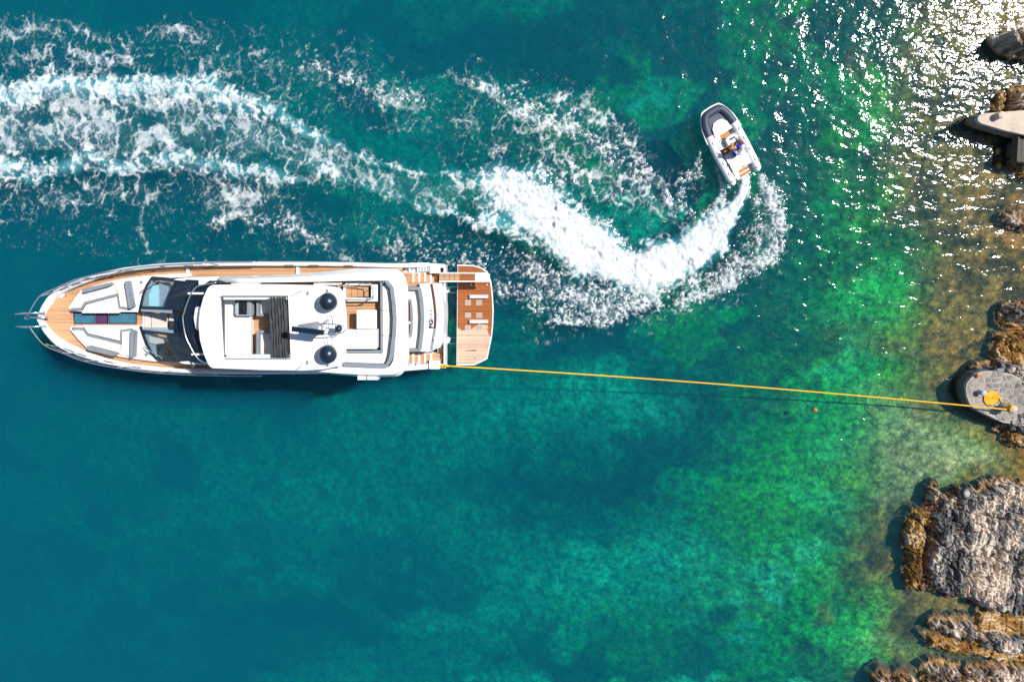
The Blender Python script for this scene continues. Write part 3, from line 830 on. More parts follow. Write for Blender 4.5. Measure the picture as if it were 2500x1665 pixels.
# ---- saloon seen through the windscreen
ZI = 2.10
slab('saloon_floor', [(350, 690), (700, 690), (700, 885), (350, 885)], ZI - 0.06, ZI, M_BEIGE)
slab('saloon_seat', rect(354, 369, 766, 800), ZI, ZI + 0.25, M_BEIGE, bevel=0.03)
slab('saloon_seat', rect(371, 409, 766, 802), ZI, ZI + 0.32, M_BEIGE, bevel=0.03)
slab('saloon_seat', rect(413, 428, 766, 802), ZI, ZI + 0.40, M_BEIGE, bevel=0.03)
slab('saloon_side', rect(350, 428, 800, 806), ZI, ZI + 0.45, M_DASH)
slab('dashboard', [(345, 752), (350, 720), (364, 686), (372, 684), (372, 752)], ZI, 2.62, M_DASH, mirror=True)
slab('dash_panel', [(362.5, 747), (363, 719), (374, 695), (387, 696), (387, 748)], 2.60, 2.72, M_AQUA)
slab('dash_panel', rect(388, 412, 690, 748), ZI, 2.66, M_DASH)
slab('chart_table', [(362, 821), (402, 828), (400, 838), (382, 840), (366, 838)], ZI, 2.72, M_BEIGE)
slab('instrument_pod', [(382, 842), (404, 842), (414, 870), (384, 872)], ZI, 2.70, M_NAVY)

# ---- windscreen: front frame, panes, dark upper panels
def sheet(name, rows, mat, parent=yacht, thick=0.03, mirror=False, world=False):
    """thin curved panel through rows of (px, py, z)"""
    g = [[(P(*c) if not world else Vector(c)) for c in r] for r in rows]
    out = []
    for mm in ((0, 1) if mirror else (0,)):
        bm = bmesh.new()
        top = [[bm.verts.new((v.x, (2 * YC - v.y) if mm else v.y, v.z)) for v in r] for r in g]
        bot = [[bm.verts.new((v.x, (2 * YC - v.y) if mm else v.y, v.z - thick)) for v in r] for r in g]
        nr, nc = len(g), len(g[0])
        for i in range(nr - 1):
            for j in range(nc - 1):
                bm.faces.new((top[i][j], top[i][j + 1], top[i + 1][j + 1], top[i + 1][j]))
                bm.faces.new((bot[i][j], bot[i + 1][j], bot[i + 1][j + 1], bot[i][j + 1]))
        ring = [(0, j) for j in range(nc)] + [(i, nc - 1) for i in range(1, nr)] + [(nr - 1, j) for j in range(nc - 2, -1, -1)] + [(i, 0) for i in range(nr - 2, 0, -1)]
        for (a, b), (c, d) in zip(ring, ring[1:] + ring[:1]):
            bm.faces.new((top[a][b], top[c][d], bot[c][d], bot[a][b]))
        out.append(bm_obj(name, bm, mat, parent, False))
    return out
# frame strip along the foot of the screen, pane, then the opaque navy visor, port side measured and mirrored
sheet('windscreen_pane', [[(343, 748, 2.72), (348, 722, 2.72), (356, 700, 2.70), (368, 682, 2.66)], [(372, 749, 3.10), (378, 724, 3.10), (388, 704, 3.08), (400, 684, 3.04)], [(402, 750, 3.50), (408, 728, 3.50), (416, 708, 3.47), (426, 687, 3.42)]], M_GLASS, mirror=True)
sheet('windscreen_frame', [[(338, 762, 2.70), (341, 745, 2.70), (347, 719, 2.70), (355, 697, 2.68), (368, 677, 2.62)], [(342, 762, 2.74), (345, 745, 2.74), (350, 720, 2.74), (359, 699, 2.72), (371, 680, 2.66)]], M_NAVY, thick=0.12, mirror=True)
sheet('windscreen_frame', [[(342, 756, 2.74), (402, 757, 3.52)], [(342, 748, 2.74), (402, 749, 3.52)]], M_NAVY, thick=0.08, mirror=True)
sheet('windscreen_frame', [[(368, 683, 2.68), (398, 686, 3.06), (428, 689, 3.46)], [(370, 675, 2.62), (400, 677, 3.0), (430, 680, 3.40)]], M_NAVY, thick=0.08, mirror=True)
sheet('visor_panel', [[(402, 758, 3.52), (402, 750, 3.52), (408, 728, 3.52), (416, 708, 3.49), (428, 682, 3.42)], [(450, 758, 4.05), (450, 745, 4.05), (458, 720, 4.05), (470, 700, 4.0), (485, 684, 3.95)], [(500, 758, 4.25), (500, 745, 4.25), (505, 720, 4.25), (512, 700, 4.22), (530, 686, 4.2)]], M_NAVY, thick=0.06, mirror=True)
sheet('sliding_roof', [[(424, 764, 3.85), (424, 778, 3.87)], [(456, 764, 4.1), (456, 778, 4.12)], [(500, 764, 4.3), (500, 778, 4.3)]], M_NAVY, thick=0.05)
sheet('sliding_roof', [[(424, 778, 3.87), (424, 810, 3.85)], [(456, 778, 4.12), (456, 812, 4.1)], [(500, 778, 4.3), (500, 812, 4.3)]], M_NAVY, thick=0.05)
for a in (((346, 757.5, 2.80), (422, 761, 3.80)),):
    v = [P(*c) for c in a]
    bm = bmesh.new(); w_r = 0.065
    for s in (0, 1):
        yy = [(2 * YC - q.y) if s else q.y for q in v]
        bm = bmesh.new()
        prism(bm, [(v[0].x, yy[0] - w_r * .7), (v[1].x, yy[1] - w_r), (v[1].x, yy[1] + w_r), (v[0].x, yy[0] + w_r * .7)], [v[0].z, v[1].z, v[1].z, v[0].z], [v[0].z + 0.06, v[1].z + 0.06, v[1].z + 0.06, v[0].z + 0.06])
        bm_obj('roof_rail', bm, M_STEEL, yacht, bevel=0.01)
# wipers
for s in (0, 1):
    a, b = P(384, 687, 3.08), P(342, 713, 2.86)
    if s: a.y, b.y = 2 * YC - a.y, 2 * YC - b.y
    bm = bmesh.new(); tube(bm, [a, a.lerp(b, 0.5) + Vector((0, 0, 0.05)), b], 0.022, 6)
    w_o = bm_obj('wiper', bm, M_ALU, yacht)
    bm = bmesh.new(); dv = Vector((0.32, 0.25 * (-1 if s else 1), 0.15)); tube(bm, [b - dv * 0.12, b + dv * 1.0 + Vector((0.15, 0, 0.12))], 0.012, 5)
    bm_obj('wiper_blade', bm, M_BLACK, w_o)
    bm = bmesh.new(); lathe(bm, [(0.05, a.z - 0.02), (0.05, a.z + 0.05)], 10, a.x, a.y); bm_obj('wiper_hub', bm, M_STEEL, w_o)

# ---- deckhouse under the flybridge
dh = [(430, 679), (985, 684), (985, 690)]
xa, xz = P(428, 700, 3.9).x, P(955, 700, 3.9).x
slab('deckhouse', [(xa + 1.1, YC + 1.78), (xz, YC + 1.78), (xz, YC - 1.78), (xa + 1.1, YC - 1.78)], ZD, 4.1, M_GEL, world=True)
for s in (-1, 1):
    bm = bmesh.new(); y0, y1 = sorted((YC + s * 1.786, YC + s * 1.80))
    box(bm, xa + 1.4, xz - 1.2, y0, y1, 2.75, 3.65); bm_obj('side_window', bm, M_NAVY, yacht)
    for px_ in (459, 727):
        xq = P(px_, 680, 2.3).x
        bm = bmesh.new(); y0, y1 = sorted((YC + s * 1.80, YC + s * (hw_at(xq) - 0.22)))
        box(bm, xq - 0.06, xq + 0.06, y0, y1, ZD, ZD + 0.16); bm_obj('deck_fin', bm, M_GEL, yacht, bevel=0.02)

# ---- flybridge: deck tray with sweeping coamings (outline measured at port, mirrored)
ZF, ZC = 4.30, 4.88
out_p = [(424, 683), (436, 679.5), (470, 677.5), (534, 676), (618, 673.5), (702, 671), (778, 665.5), (830, 660), (869, 656.5), (900, 655.5), (950, 656), (968, 658), (979, 666), (986, 676), (990, 688), (993, 702), (994, 745), (994.3, 776)]
zo = 4.45
zw_at = lambda px_: float(np.interp(px_, [480, 534, 618, 702], [3.65, 3.95, 4.35, 4.45]))
fly_w = [P2(a_, b_, zw_at(a_)) for a_, b_ in out_p]
outline = fly_w + mir(fly_w)[1:]
tray = pts([(520, 692)], zo)[0]
tr_w = [tray] + fly_w[4:]
slab('flybridge_deck', tr_w + mir(tr_w)[1:], 4.12, ZF - 0.05, M_GELM, world=True)
for s in (0, 1):
    q = pts([(424, 683.5), (436, 679.5), (470, 677.3), (536, 675.8), (536, 690), (480, 689)], 3.66)
    slab('wing_fin', mir(q) if s else q, 3.35, 3.66, M_GEL, world=True, bevel=0.03)
in_p = [(470, 693), (534, 691), (618, 690), (702, 689), (778, 688), (840, 686), (926, 685.5), (944, 686), (951, 693), (957, 703), (962, 735), (964, 776)]
in_w = pts(in_p, 4.88)
# coaming ring between the outer and inner outlines
def coaming(s):
    pr_ = [((530, 676), (540, 691)), ((618, 673.5), (618, 690)), ((702, 671), (702, 689)), ((778, 665.5), (778, 688)), ((830, 660), (840, 686)), ((900, 655.5), (900, 685.7)), ((950, 656), (936, 685.5)), ((968, 658), (943, 686)), ((979, 666), (948, 689.5)), ((986, 676), (951.5, 694)), ((990, 688), (954.5, 699.5)), ((993, 702), (957, 706)), ((994, 745), (962, 740)), ((994.3, 776), (964, 776))]
    oo = [P(*c[0], zw_at(c[0][0])) for c in pr_]; ii = [P(*c[1], 4.88) for c in pr_]
    for lst in (oo, ii):
        if s:
            for v in lst: v.y = 2 * YC - v.y
        lst[-1].y = YC
    oo = [Vector(v[:2]) for v in catmull([tuple(v) for v in oo], 3)]; ii = [Vector(v[:2]) for v in catmull([tuple(v) for v in ii], 3)]
    bm = bmesh.new(); prev = None
    for q, r_ in zip(oo, ii):
        f = min(1.0, max(0.0, (q.x - oo[0].x) / 1.5))
        zt = ZF + (ZC - ZF) * (0.25 + 0.75 * f)
        m1 = q.lerp(r_, 0.35)
        zq = zo - 0.8 * (1 - min(1.0, max(0.0, (q.x - oo[0].x) / 2.6)))
        cur = [bm.verts.new((q.x, q.y, zq - 0.33)), bm.verts.new((q.x, q.y, zq)), bm.verts.new((m1.x, m1.y, zt)), bm.verts.new((r_.x, r_.y, zt)), bm.verts.new((r_.x, r_.y, ZF - 0.06))]
        if prev:
            for j in range(4):
                try: bm.faces.new((prev[j], prev[j + 1], cur[j + 1], cur[j]))
                except ValueError: pass
        prev = cur
    return bm_obj('flybridge_coaming', bm, M_GEL, yacht, False)
coaming(0); coaming(1)
slab('flybridge_teak', rect(560, 932, 688, 862), ZF - 0.05, ZF, M_TEAK)

# wind deflector in front of the hardtop: dark band, chrome rail
arc = [(530, 690), (508, 694), (485, 699), (472, 712), (460, 738), (452, 764), (449, 777)]
aw = [P(a, b, 4.75) for a, b in arc]
bm = bmesh.new()
full = aw + [Vector((v.x, 2 * YC - v.y, v.z)) for v in aw[::-1]][1:]
fw = [Vector(v) for v in catmull([tuple(v) for v in full], 5)]
inn = [v + Vector((0.62, 0, 0)) for v in fw]
prev = None
for a, b in zip(fw, inn):
    cur = [bm.verts.new((a.x, a.y, 4.72)), bm.verts.new((b.x, (b.y - YC) * 0.97 + YC, 4.62)), bm.verts.new((b.x, (b.y - YC) * 0.97 + YC, 4.2)), bm.verts.new((a.x - .05, a.y, 4.2))]
    if prev:
        for j in range(4): bm.faces.new((prev[j], prev[(j + 1) % 4], cur[(j + 1) % 4], cur[j]))
    prev = cur
bm_obj('wind_deflector', bm, M_NAVY, yacht, True)
pipe('deflector_rail', [(v.x, v.y, 4.84) for v in fw], 0, 0.03, M_STEEL, world=True)
for a, b in ((457, 716), (457, 717)):
    pass
for s in (0, 1):
    v0, v1 = P(458, 716.5, 4.80), P(495, 716.5, 4.86)
    if s: v0.y, v1.y = 2 * YC - v0.y, 2 * YC - v1.y
    bm = bmesh.new(); box(bm, v0.x, v1.x, v0.y - 0.04, v0.y + 0.04, 4.72, 4.79); bm_obj('deflector_bracket', bm, M_GELM, yacht)
slab('helm_brow', [(477, 752), (482, 749), (484, 776), (483, 806), (478, 803), (473, 777)], 4.6, 4.95, M_GEL)

# ---- furniture on the flybridge
slab('fly_sunpad', rect(549, 606, 728, 866), ZF, 4.72, M_CREAM, bevel=0.04, segs=2)
slab('sunpad_base', rect(606.5, 612, 728, 866), ZF, 4.66, M_GELM)
con = slab('helm_console', [(575, 733), (612, 733), (612, 771), (578, 771), (574, 766)], ZF, 5.02, M_DASH, bevel=0.04, segs=2)
slab('instrument_screen', rect(583, 602, 735, 768), 5.02, 5.06, M_BLACK, con)
slab('switch_panel', rect(603, 610, 735, 768), 5.02, 5.05, M_ALU, con)
bm = bmesh.new(); c = P(598, 752, 5.15); tube(bm, [(c.x, c.y + 0.17 * math.cos(t), c.z + 0.17 * math.sin(t)) for t in np.linspace(0, 2 * math.pi, 25)[:-1]], 0.016, 6, closed=True)
bm_obj('steering_wheel', bm, M_BLACK, con, True)
bm = bmesh.new(); c = P(576, 737.5, 5.1); lathe(bm, [(0.06, 5.02), (0.06, 5.08), (0.02, 5.1)], 12, c.x, c.y); bm_obj('compass', bm, M_BLACK, con, True)
for (y0, y1) in ((731, 772), (810, 867)):
    sb = slab('helm_seat', rect(632, 668, y0 + 4, y1 - 6 if y0 < 800 else y1), ZF, 4.72, M_CREAM, bevel=0.04, segs=2)
    slab('seat_back', rect(626, 632, y0, y1), ZF, 4.95, M_GREY, sb, bevel=0.03, segs=2)
    if y0 < 800: slab('seat_side', rect(632.3, 668, 766.5, 772), ZF, 4.9, M_GREY, sb, bevel=0.03)
    else: slab('seat_side', rect(632.3, 668, 807, 813.6), ZF, 4.9, M_GREY, sb, bevel=0.03)

# ---- hardtop with the sunroof opening
ZH = 5.5
ht = [(519, 696), (511, 699), (505, 705), (495, 727), (487, 757), (484, 785), (484, 800), (487, 831), (496, 864), (507, 890), (512, 896), (519, 899.5), (640, 904), (740, 905), (790, 902), (827, 894), (838, 884), (843, 866), (846, 803), (844, 765), (838, 716), (833, 708), (825, 702), (787, 697), (660, 694.5)]
hol = [(543.6, 724), (704.6, 724), (704.6, 873.6), (543.6, 873.6)]
def ring_slab(name, outer, hole, z0, z1, mat, parent=yacht, crown=0.06):
    """flat shell with a rectangular hole: four side strips filled from the outline to the hole"""
    bm = bmesh.new()
    n = len(outer)
    hx0, hy0 = min(h[0] for h in hole), min(h[1] for h in hole); hx1, hy1 = max(h[0] for h in hole), max(h[1] for h in hole)
    # a point of the outline is tied to the nearest point on the rectangle
    inner = [(min(max(x, hx0), hx1), min(max(y, hy0), hy1)) for x, y in outer]
    m_ = [((a[0] * 0.25 + b[0] * 0.75), (a[1] * 0.25 + b[1] * 0.75)) for a, b in zip(inner, outer)]
    def lay(lst, z): return [bm.verts.new((p_[0], p_[1], z)) for p_ in lst]
    o1, mm_, i1 = lay(outer, z1 - 0.05), lay(m_, z1), lay(inner, z1 + crown)
    o0, i0 = lay(outer, z0), lay(inner, z0)
    for i in range(n):
        j = (i + 1) % n
        for A, B in ((o0, o1), (o1, mm_), (mm_, i1), (i1, i0), (i0, o0)):
            try: bm.faces.new((A[i], A[j], B[j], B[i]))
            except ValueError: pass
    # corners of the rectangle that no outline point landed on are closed by triangles
    bmesh.ops.remove_doubles(bm, verts=bm.verts, dist=0.001)
    bmesh.ops.dissolve_degenerate(bm, edges=bm.edges, dist=0.0005)
    return bm_obj(name, bm, mat, parent, False)
# densify so that each corner of the opening has its own outline point
def dens(lst, step=0.25):
    o_ = []
    for a, b in zip(lst, lst[1:] + lst[:1]):
        d = math.dist(a, b); k_ = max(1, int(d / step))
        o_ += [(a[0] + (b[0] - a[0]) * t / k_, a[1] + (b[1] - a[1]) * t / k_) for t in range(k_)]
    return o_
htw = pts(ht, ZH); half_top = [q for q in htw]
hw_h = pts(hol, ZH)
hard = ring_slab('hardtop', dens(htw), hw_h, ZH - 0.16, ZH, M_GEL)
for y_ in (hw_h[0][1], hw_h[2][1]):
    bm = bmesh.new(); y0, y1 = (y_ - 0.13, y_ - 0.005) if y_ == hw_h[0][1] else (y_ + 0.005, y_ + 0.13)
    box(bm, hw_h[0][0] + 0.01, hw_h[1][0] - 0.01, y0, y1, ZH - 0.14, ZH - 0.05); bm_obj('roof_track', bm, M_GELM, hard)
for y_ in (hw_h[0][1] + .03, hw_h[2][1] - 0.03):
    bm = bmesh.new(); box(bm, hw_h[0][0], hw_h[1][0], y_ - 0.02, y_ + 0.02, ZH + 0.06, ZH + 0.085); bm_obj('roof_track', bm, M_ALU, hard)
# hardtop legs
for s in (-1, 1):
    for px_ in (600, 800):
        c = P(px_, 797, 5.3)
        bm = bmesh.new(); prism(bm, [(c.x - 0.5, YC + s * 1.66), (c.x + 0.5, YC + s * 1.66), (c.x + 0.5, YC + s * 1.72), (c.x - 0.5, YC + s * 1.72)], 4.7, ZH - 0.17)
        bm_obj('hardtop_leg', bm, M_GEL, hard)
# gathered fabric shade across the opening: pleats
a0, a1 = P(656, 727, 5.62), P(704, 873, 5.62)
bm = bmesh.new()
npl, rows = 44, 26
grid = []
for j in range(rows + 1):
    v = j / rows
    row = []
    for i in range(npl + 1):
        u = i / npl
        ph = u * 6.0 * 2 * math.pi + 0.6 * math.sin(v * 7 + u * 3)
        zz_ = 5.60 + 0.055 * math.sin(ph) + 0.02 * math.sin(v * 23 + i)
        wob = 0.03 * math.sin(i * 1.7) if j in (0, rows) else 0
        row.append(bm.verts.new((a0.x + (a1.x - a0.x) * u + 0.012 * math.sin(v * 9 + i * 0.4), a0.y + (a1.y - a0.y) * v + wob, zz_)))
    grid.append(row)
for j in range(rows):
    for i in range(npl):
        bm.faces.new((grid[j][i], grid[j][i + 1], grid[j + 1][i + 1], grid[j + 1][i]))
sh = bm_obj('folded_sunshade', bm, M_DKGREY, hard, True)
md = sh.modifiers.new('thick', 'SOLIDIFY'); md.thickness = 0.02

# ---- domes, mast and small gear on the hardtop
for a, b in ((798.5, 738), (798, 866)):
    c = P(a, b, 5.95)
    d_ = empty('satellite_dome', (0, 0, 0)); d_.parent = yacht; d_.matrix_parent_inverse = Matrix.Translation(-yacht.location)
    bm = bmesh.new(); lathe(bm, [(0.30, ZH + 0.04), (0.37, ZH + 0.10), (0.385, ZH + 0.22), (0.375, ZH + 0.30)], 36, c.x, c.y); bm_obj('dome_base', bm, simple('beige_dome_base', (0.55, 0.52, 0.44), 0.5) if a > 798.2 else bpy.data.materials['beige_dome_base'], d_, True)
    bm = bmesh.new(); lathe(bm, [(0.372, ZH + 0.30)] + [(0.37 * math.cos(t), ZH + 0.32 + 0.36 * math.sin(t)) for t in np.linspace(0.05, math.pi / 2 - 0.001, 14)] + [(0, ZH + 0.68)], 36, c.x, c.y)
    bm_obj('dome_shell', bm, M_DOME, d_, True)
mast = empty('radar_mast', (0, 0, 0)); mast.parent = yacht; mast.matrix_parent_inverse = Matrix.Translation(-yacht.location)
zm = 6.75
a, b = P(712, 803, zm), P(790, 811.5, zm); dv = (b - a).normalized(); nv = Vector((-dv.y, dv.x, 0))
bm = bmesh.new(); prism(bm, [tuple((a + nv * 0.10)[:2]), tuple((a - nv * 0.10)[:2]), tuple((b - nv * 0.11)[:2]), tuple((b + nv * 0.08)[:2])], zm - 0.14, zm)
bm_obj('radar_antenna', bm, M_NAVY, mast, bevel=0.03, segs=2)
wz = 6.25
bm = bmesh.new(); q = [P2(*c, wz) for c in ((723, 797), (728, 793), (774, 786), (775, 803), (750, 800))]; prism(bm, q, wz - 0.3, [wz - 0.15, wz - 0.1, wz, wz, wz]); bm_obj('mast_wing', bm, M_ALU, mast)
bm = bmesh.new(); q = [P2(*c, wz) for c in ((727, 812), (776, 819), (774, 812), (740, 808))]; prism(bm, q, wz - 0.3, wz - 0.1); bm_obj('mast_wing', bm, M_ALU, mast)
slab('mast_foot', [(735, 797), (775, 792), (790, 806), (775, 814), (740, 810)], ZH + 0.02, wz - 0.3, M_ALU, mast, bevel=0.05)
slab('mast_platform', [(768, 795), (782, 797), (784, 812), (768, 815)], wz - 0.45, wz - 0.28, M_GEL, mast, bevel=0.03)
pipe('mast_loop', [(774, 789.5), (800, 791), (826, 793), (838, 797), (843, 804), (838, 811), (828, 814), (800, 816), (778, 817)], wz - 0.1, 0.022, M_STEEL, mast, sub=3)
for lst in ([(805, 793), (808, 775), (812, 772), (818, 776), (818, 796)], [(812, 793), (816, 763), (823, 761), (828, 768), (828, 795)], [(806, 816), (812, 843)], [(814, 816), (819, 843), (824, 847), (828, 838), (828, 815)]):
    pipe('aerial_hoop', lst, 6.15, 0.011, M_ALU, mast, sub=3)
c = P(824, 804, 6.35)
slab('dome_bracket', rect(817, 831, 796, 812), 5.95, 6.05, M_ALU, mast)
bm = bmesh.new(); lathe(bm, [(0.10, 6.05), (0.135, 6.10), (0.135, 6.18)] + [(0.13 * math.cos(t), 6.18 + 0.13 * math.sin(t)) for t in np.linspace(0.1, 1.57, 8)] + [(0, 6.31)], 24, c.x, c.y); bm_obj('gps_dome', bm, M_DOME, mast, True)
for a_, b_, r_, m_ in ((785, 806, 0.05, simple('red_lamp_lens', (0.5, 0.03, 0.06), 0.2)), (788.5, 804, 0.05, M_GEL), (783, 810, 0.07, M_GEL), (795, 785, 0.035, M_ALU)):
    c = P(a_, b_, 6.4); bm = bmesh.new(); lathe(bm, [(r_, 5.9), (r_, 6.33), (r_ * 0.5, 6.4)], 12, c.x, c.y); bm_obj('mast_lamp', bm, m_, mast, True)
for a_, b_ in ((751, 716), (799, 711), (750, 885), (800, 890)):
    slab('hardtop_lamp', rect(a_ - 2.4, a_ + 2.4, b_ - 4, b_ + 4), ZH + 0.0, ZH + 0.075, M_ALU, hard, bevel=0.01)
pipe('whip_aerial', [(741, 707), (711, 723)], [5.72, 5.6], 0.012, M_STEEL, hard)
pipe('whip_aerial', [(738, 893), (716, 908)], [5.65, 5.5], 0.012, M_STEEL, hard)

# ---- aft flybridge: stairwell, sofa, table, wet bar
st = slab('stair_surround', rect(838, 843, 696, 736), ZF, 4.62, M_GEL)
slab('stair_surround', rect(843.3, 922, 727.5, 736), ZF, 4.62, M_GEL)
slab('stair_surround', rect(906, 922, 695, 727), ZF, 4.62, M_GEL)
slab('stair_surround', rect(843.3, 905.5, 692, 697), ZF, 4.60, M_GEL)
slab('stair_dark_sheet', rect(843.5, 905.5, 697, 727), ZF, ZF + 0.012, M_BLACK)  # flat black sheet painted in for the shade down the stairs
for i in range(4):
    x0 = 844.5 + i * 14.2
    slab('stair_tread', rect(x0, x0 + 13, 698.5, 726 - i * 0.6), ZF + 0.14 - i * 0.035, ZF + 0.20 - i * 0.035, M_TEAK)
slab('stair_tread', rect(902, 905, 699, 726), ZF + 0.02, ZF + 0.05, M_WALNUT)
pipe('stair_rail', [(843, 732), (880, 733), (898, 733), (909, 730), (911, 722), (909, 701), (905, 695), (880, 692), (848, 692)], 5.15, 0.022, M_STEEL, sub=3)
for a_, b_ in ((848, 732), (896, 733), (909.5, 724), (909, 702), (880, 692), (850, 692)):
    c = P(a_, b_, 5.15); bm = bmesh.new(); tube(bm, [(c.x, c.y, 4.55), (c.x, c.y, 5.15)], 0.018, 6); bm_obj('stair_post', bm, M_STEEL, yacht)
# L sofa
zs = 4.72
sofa = empty('flybridge_sofa', (0, 0, 0)); sofa.parent = yacht; sofa.matrix_parent_inverse = Matrix.Translation(-yacht.location)
slab('sofa_cushion', [(934.5, 699), (941, 693), (948, 700), (954, 716), (956.5, 757.5), (934.5, 757.5)], ZF, zs, M_CREAM, sofa, bevel=0.04, segs=2)
slab('sofa_cushion', [(934.5, 758.5), (956.5, 758.5), (957, 790), (955, 818.5), (935, 818.5)], ZF, zs, M_CREAM, sofa, bevel=0.04, segs=2)
slab('sofa_cushion', [(935.5, 819.5), (954.8, 819.5), (951, 874), (942, 889), (932, 890.5), (932, 863)], ZF, zs, M_CREAM, sofa, bevel=0.04, segs=2)
slab('sofa_cushion', [(840, 863), (931.3, 863), (931.3, 890.5), (838, 888)], ZF, zs, M_CREAM, sofa, bevel=0.04, segs=2)
for q in ([(928, 688), (934, 686), (934, 757.5), (928.5, 757.5)], [(928.5, 758.5), (934, 758.5), (934.5, 818.5), (929, 818.5)], [(929, 819.5), (934.7, 819.5), (935, 860), (932, 862.5), (929, 861)], [(843, 855.5), (928.5, 855.5), (928.5, 862.3), (843, 862.3)], [(928, 685.5), (942, 685.8), (940, 692.3), (934.5, 692.3)]):
    slab('sofa_front', q, ZF, zs + 0.03, M_GREY, sofa, bevel=0.02)
bk = [P2(*c, 4.97) for c in ((943, 687), (956, 703), (961, 740), (963.5, 776), (962, 815), (956, 866), (952, 880), (943, 893.5), (900, 893), (840, 890))]
for lo, hi in ((0, 2), (2, 4), (4, 6), (6, 8), (7, 10)):
    seg = bk[lo:hi + 1] if hi < 10 else bk[7:]
    slab('sofa_backrest', ribbon([Vector(v) for v in seg], 0.075), ZF, 4.97 + 0.004 * lo, M_GREY, sofa, world=True, bevel=0.015)
# table and wet bar
tb = slab('fly_table', [(871, 758.5), (872.5, 757), (918, 757), (919.5, 758.5), (919.5, 803), (871, 803)], 4.92, 4.98, M_GEL, bevel=0.015)
c = P(895, 780, 4.5); bm = bmesh.new(); lathe(bm, [(0.22, ZF), (0.07, ZF + 0.05), (0.07, 4.92)], 14, c.x, c.y); bm_obj('table_leg', bm, M_STEEL, tb)
tb2 = slab('wet_bar', [(840, 805.5), (919.5, 805.5), (920.5, 807), (920.5, 850), (919, 852), (840, 852)], ZF, 5.02, M_GEL, bevel=0.02)
for a_, b_ in ((878, 780.5), (913, 780.5), (871, 811.5), (871.5, 845)):
    slab('flush_catch', rect(a_ - 1, a_ + 1, b_ - 2, b_ + 2), 4.975, 5.035 if b_ > 800 else 4.99, M_ALU, tb if b_ < 800 else tb2)

# ---- aft cockpit bench and transom
ZK = 2.20
slab('cockpit_sole', rect(940, 1040, 690, 860), ZK - 0.5, ZK - 0.02, M_TEAK)
slab('cockpit_bench', [(985, 708.5), (1021, 708.5), (1026, 735), (1028, 775), (1027, 810), (1022, 850), (985, 851)], ZK - 0.02, 2.44, M_CREAM, bevel=0.03, segs=2)
bb = [P2(*c, 2.68) for c in ((986, 704.5), (1023.5, 704.5), (1029, 735), (1031.5, 775), (1030, 812), (1024.5, 854.5), (986, 855.5))]
for lo, hi in ((0, 1), (1, 3), (3, 5), (5, 6)):
    slab('bench_backrest', ribbon([Vector(v) for v in bb[lo:hi + 1]], 0.07), ZK, 2.68 + 0.004 * lo, M_GREY, world=True, bevel=0.02)
slab('cockpit_table', [(985, 731), (1003, 731), (1006, 750), (1008, 780), (1006, 812), (1004, 823), (985, 823)], 2.44, 2.60, M_GREY, bevel=0.03, segs=2)
slab('table_inlay', [(996.5, 736), (1001, 736), (1002.5, 780), (1000, 815), (996.5, 815)], 2.60, 2.612, M_WALNUT)
c = P(997.5, 789, 2.9); bm = bmesh.new(); lathe(bm, [(0.05, 2.6), (0.06, 2.7), (0.06, 2.8), (0.03, 2.85)], 14, c.x, c.y); bm_obj('table_lamp', bm, M_GEL, yacht, True)
# transom moulding
tr_ = slab('transom', [(1024, 693), (1062, 692), (1075, 693), (1079, 720), (1083, 752), (1084, 780), (1082, 818), (1076, 846), (1070, 850), (1058, 855), (1045, 859), (1024, 858), (1031, 815), (1033, 775), (1031, 735)], 0.4, 2.5, M_GEL, bevel=0.06, segs=2)
stripe = [P2(*c, 2.51) for c in ((1053, 693), (1057, 715), (1061, 745), (1063, 775), (1061.5, 803))]
slab('transom_trim', ribbon([Vector(v) for v in catmull(stripe, 4)], 0.055), 2.5, 2.515, M_WALNUT, tr_, world=True)
stripe = [P2(*c, 2.51) for c in ((1061.3, 804), (1058.5, 822), (1055.5, 840), (1053, 855))]
slab('transom_trim', ribbon([Vector(v) for v in catmull(stripe, 4)], 0.06), 2.5, 2.515, M_ALU, tr_, world=True)
pipe('transom_cleat', [(1058, 832), (1060, 822)], 2.55, 0.035, M_STEEL, tr_)
for a_, b_, r_ in ((1063, 851, 0.035), (1068.5, 851, 0.03), (1072, 850, 0.03), (1075.5, 849, 0.03)):
    c = P(a_, b_, 2.51); bm = bmesh.new(); lathe(bm, [(r_, 2.49), (r_, 2.513)], 12, c.x, c.y); bm_obj('transom_fitting', bm, M_ALU, tr_)
def text(body, px_, py_, z, size, mat, parent, name):
    cu = bpy.data.curves.new(name, 'FONT'); cu.body = body; cu.size = size; cu.extrude = 0.004; cu.offset = 0.012; cu.align_x = 'LEFT'
    cu.materials.append(mat)
    tmp = bpy.data.objects.new(name, cu); C.objects.link(tmp)
    bpy.context.view_layer.update()
    me = bpy.data.meshes.new_from_object(tmp.evaluated_get(bpy.context.evaluated_depsgraph_get()))
    bpy.data.objects.remove(tmp); bpy.data.curves.remove(cu)
    me.materials.clear()
    v = P(px_, py_, z)
    me.transform(Matrix.Translation(v) @ Matrix.Rotation(R(90), 4, 'Z') @ Matrix.Diagonal((1.4, 1.0, 1.0, 1.0)))
    return link(name, me, mat, parent)
text('FG', 1057, 802, 2.512, 0.24, M_INK, tr_, 'boat_name')
for i, yy in enumerate((776, 771, 766, 762, 757)):
    slab('name_mark', rect(1050.5 + (i % 2) * 0.6, 1055 - (i % 2), yy, yy + (2.6 if i % 2 == 0 else 1.4)), 2.5, 2.512, M_INK, tr_)
text('SPLIT', 1074, 788, 2.512, 0.14, M_PALEINK, tr_, 'port_name')

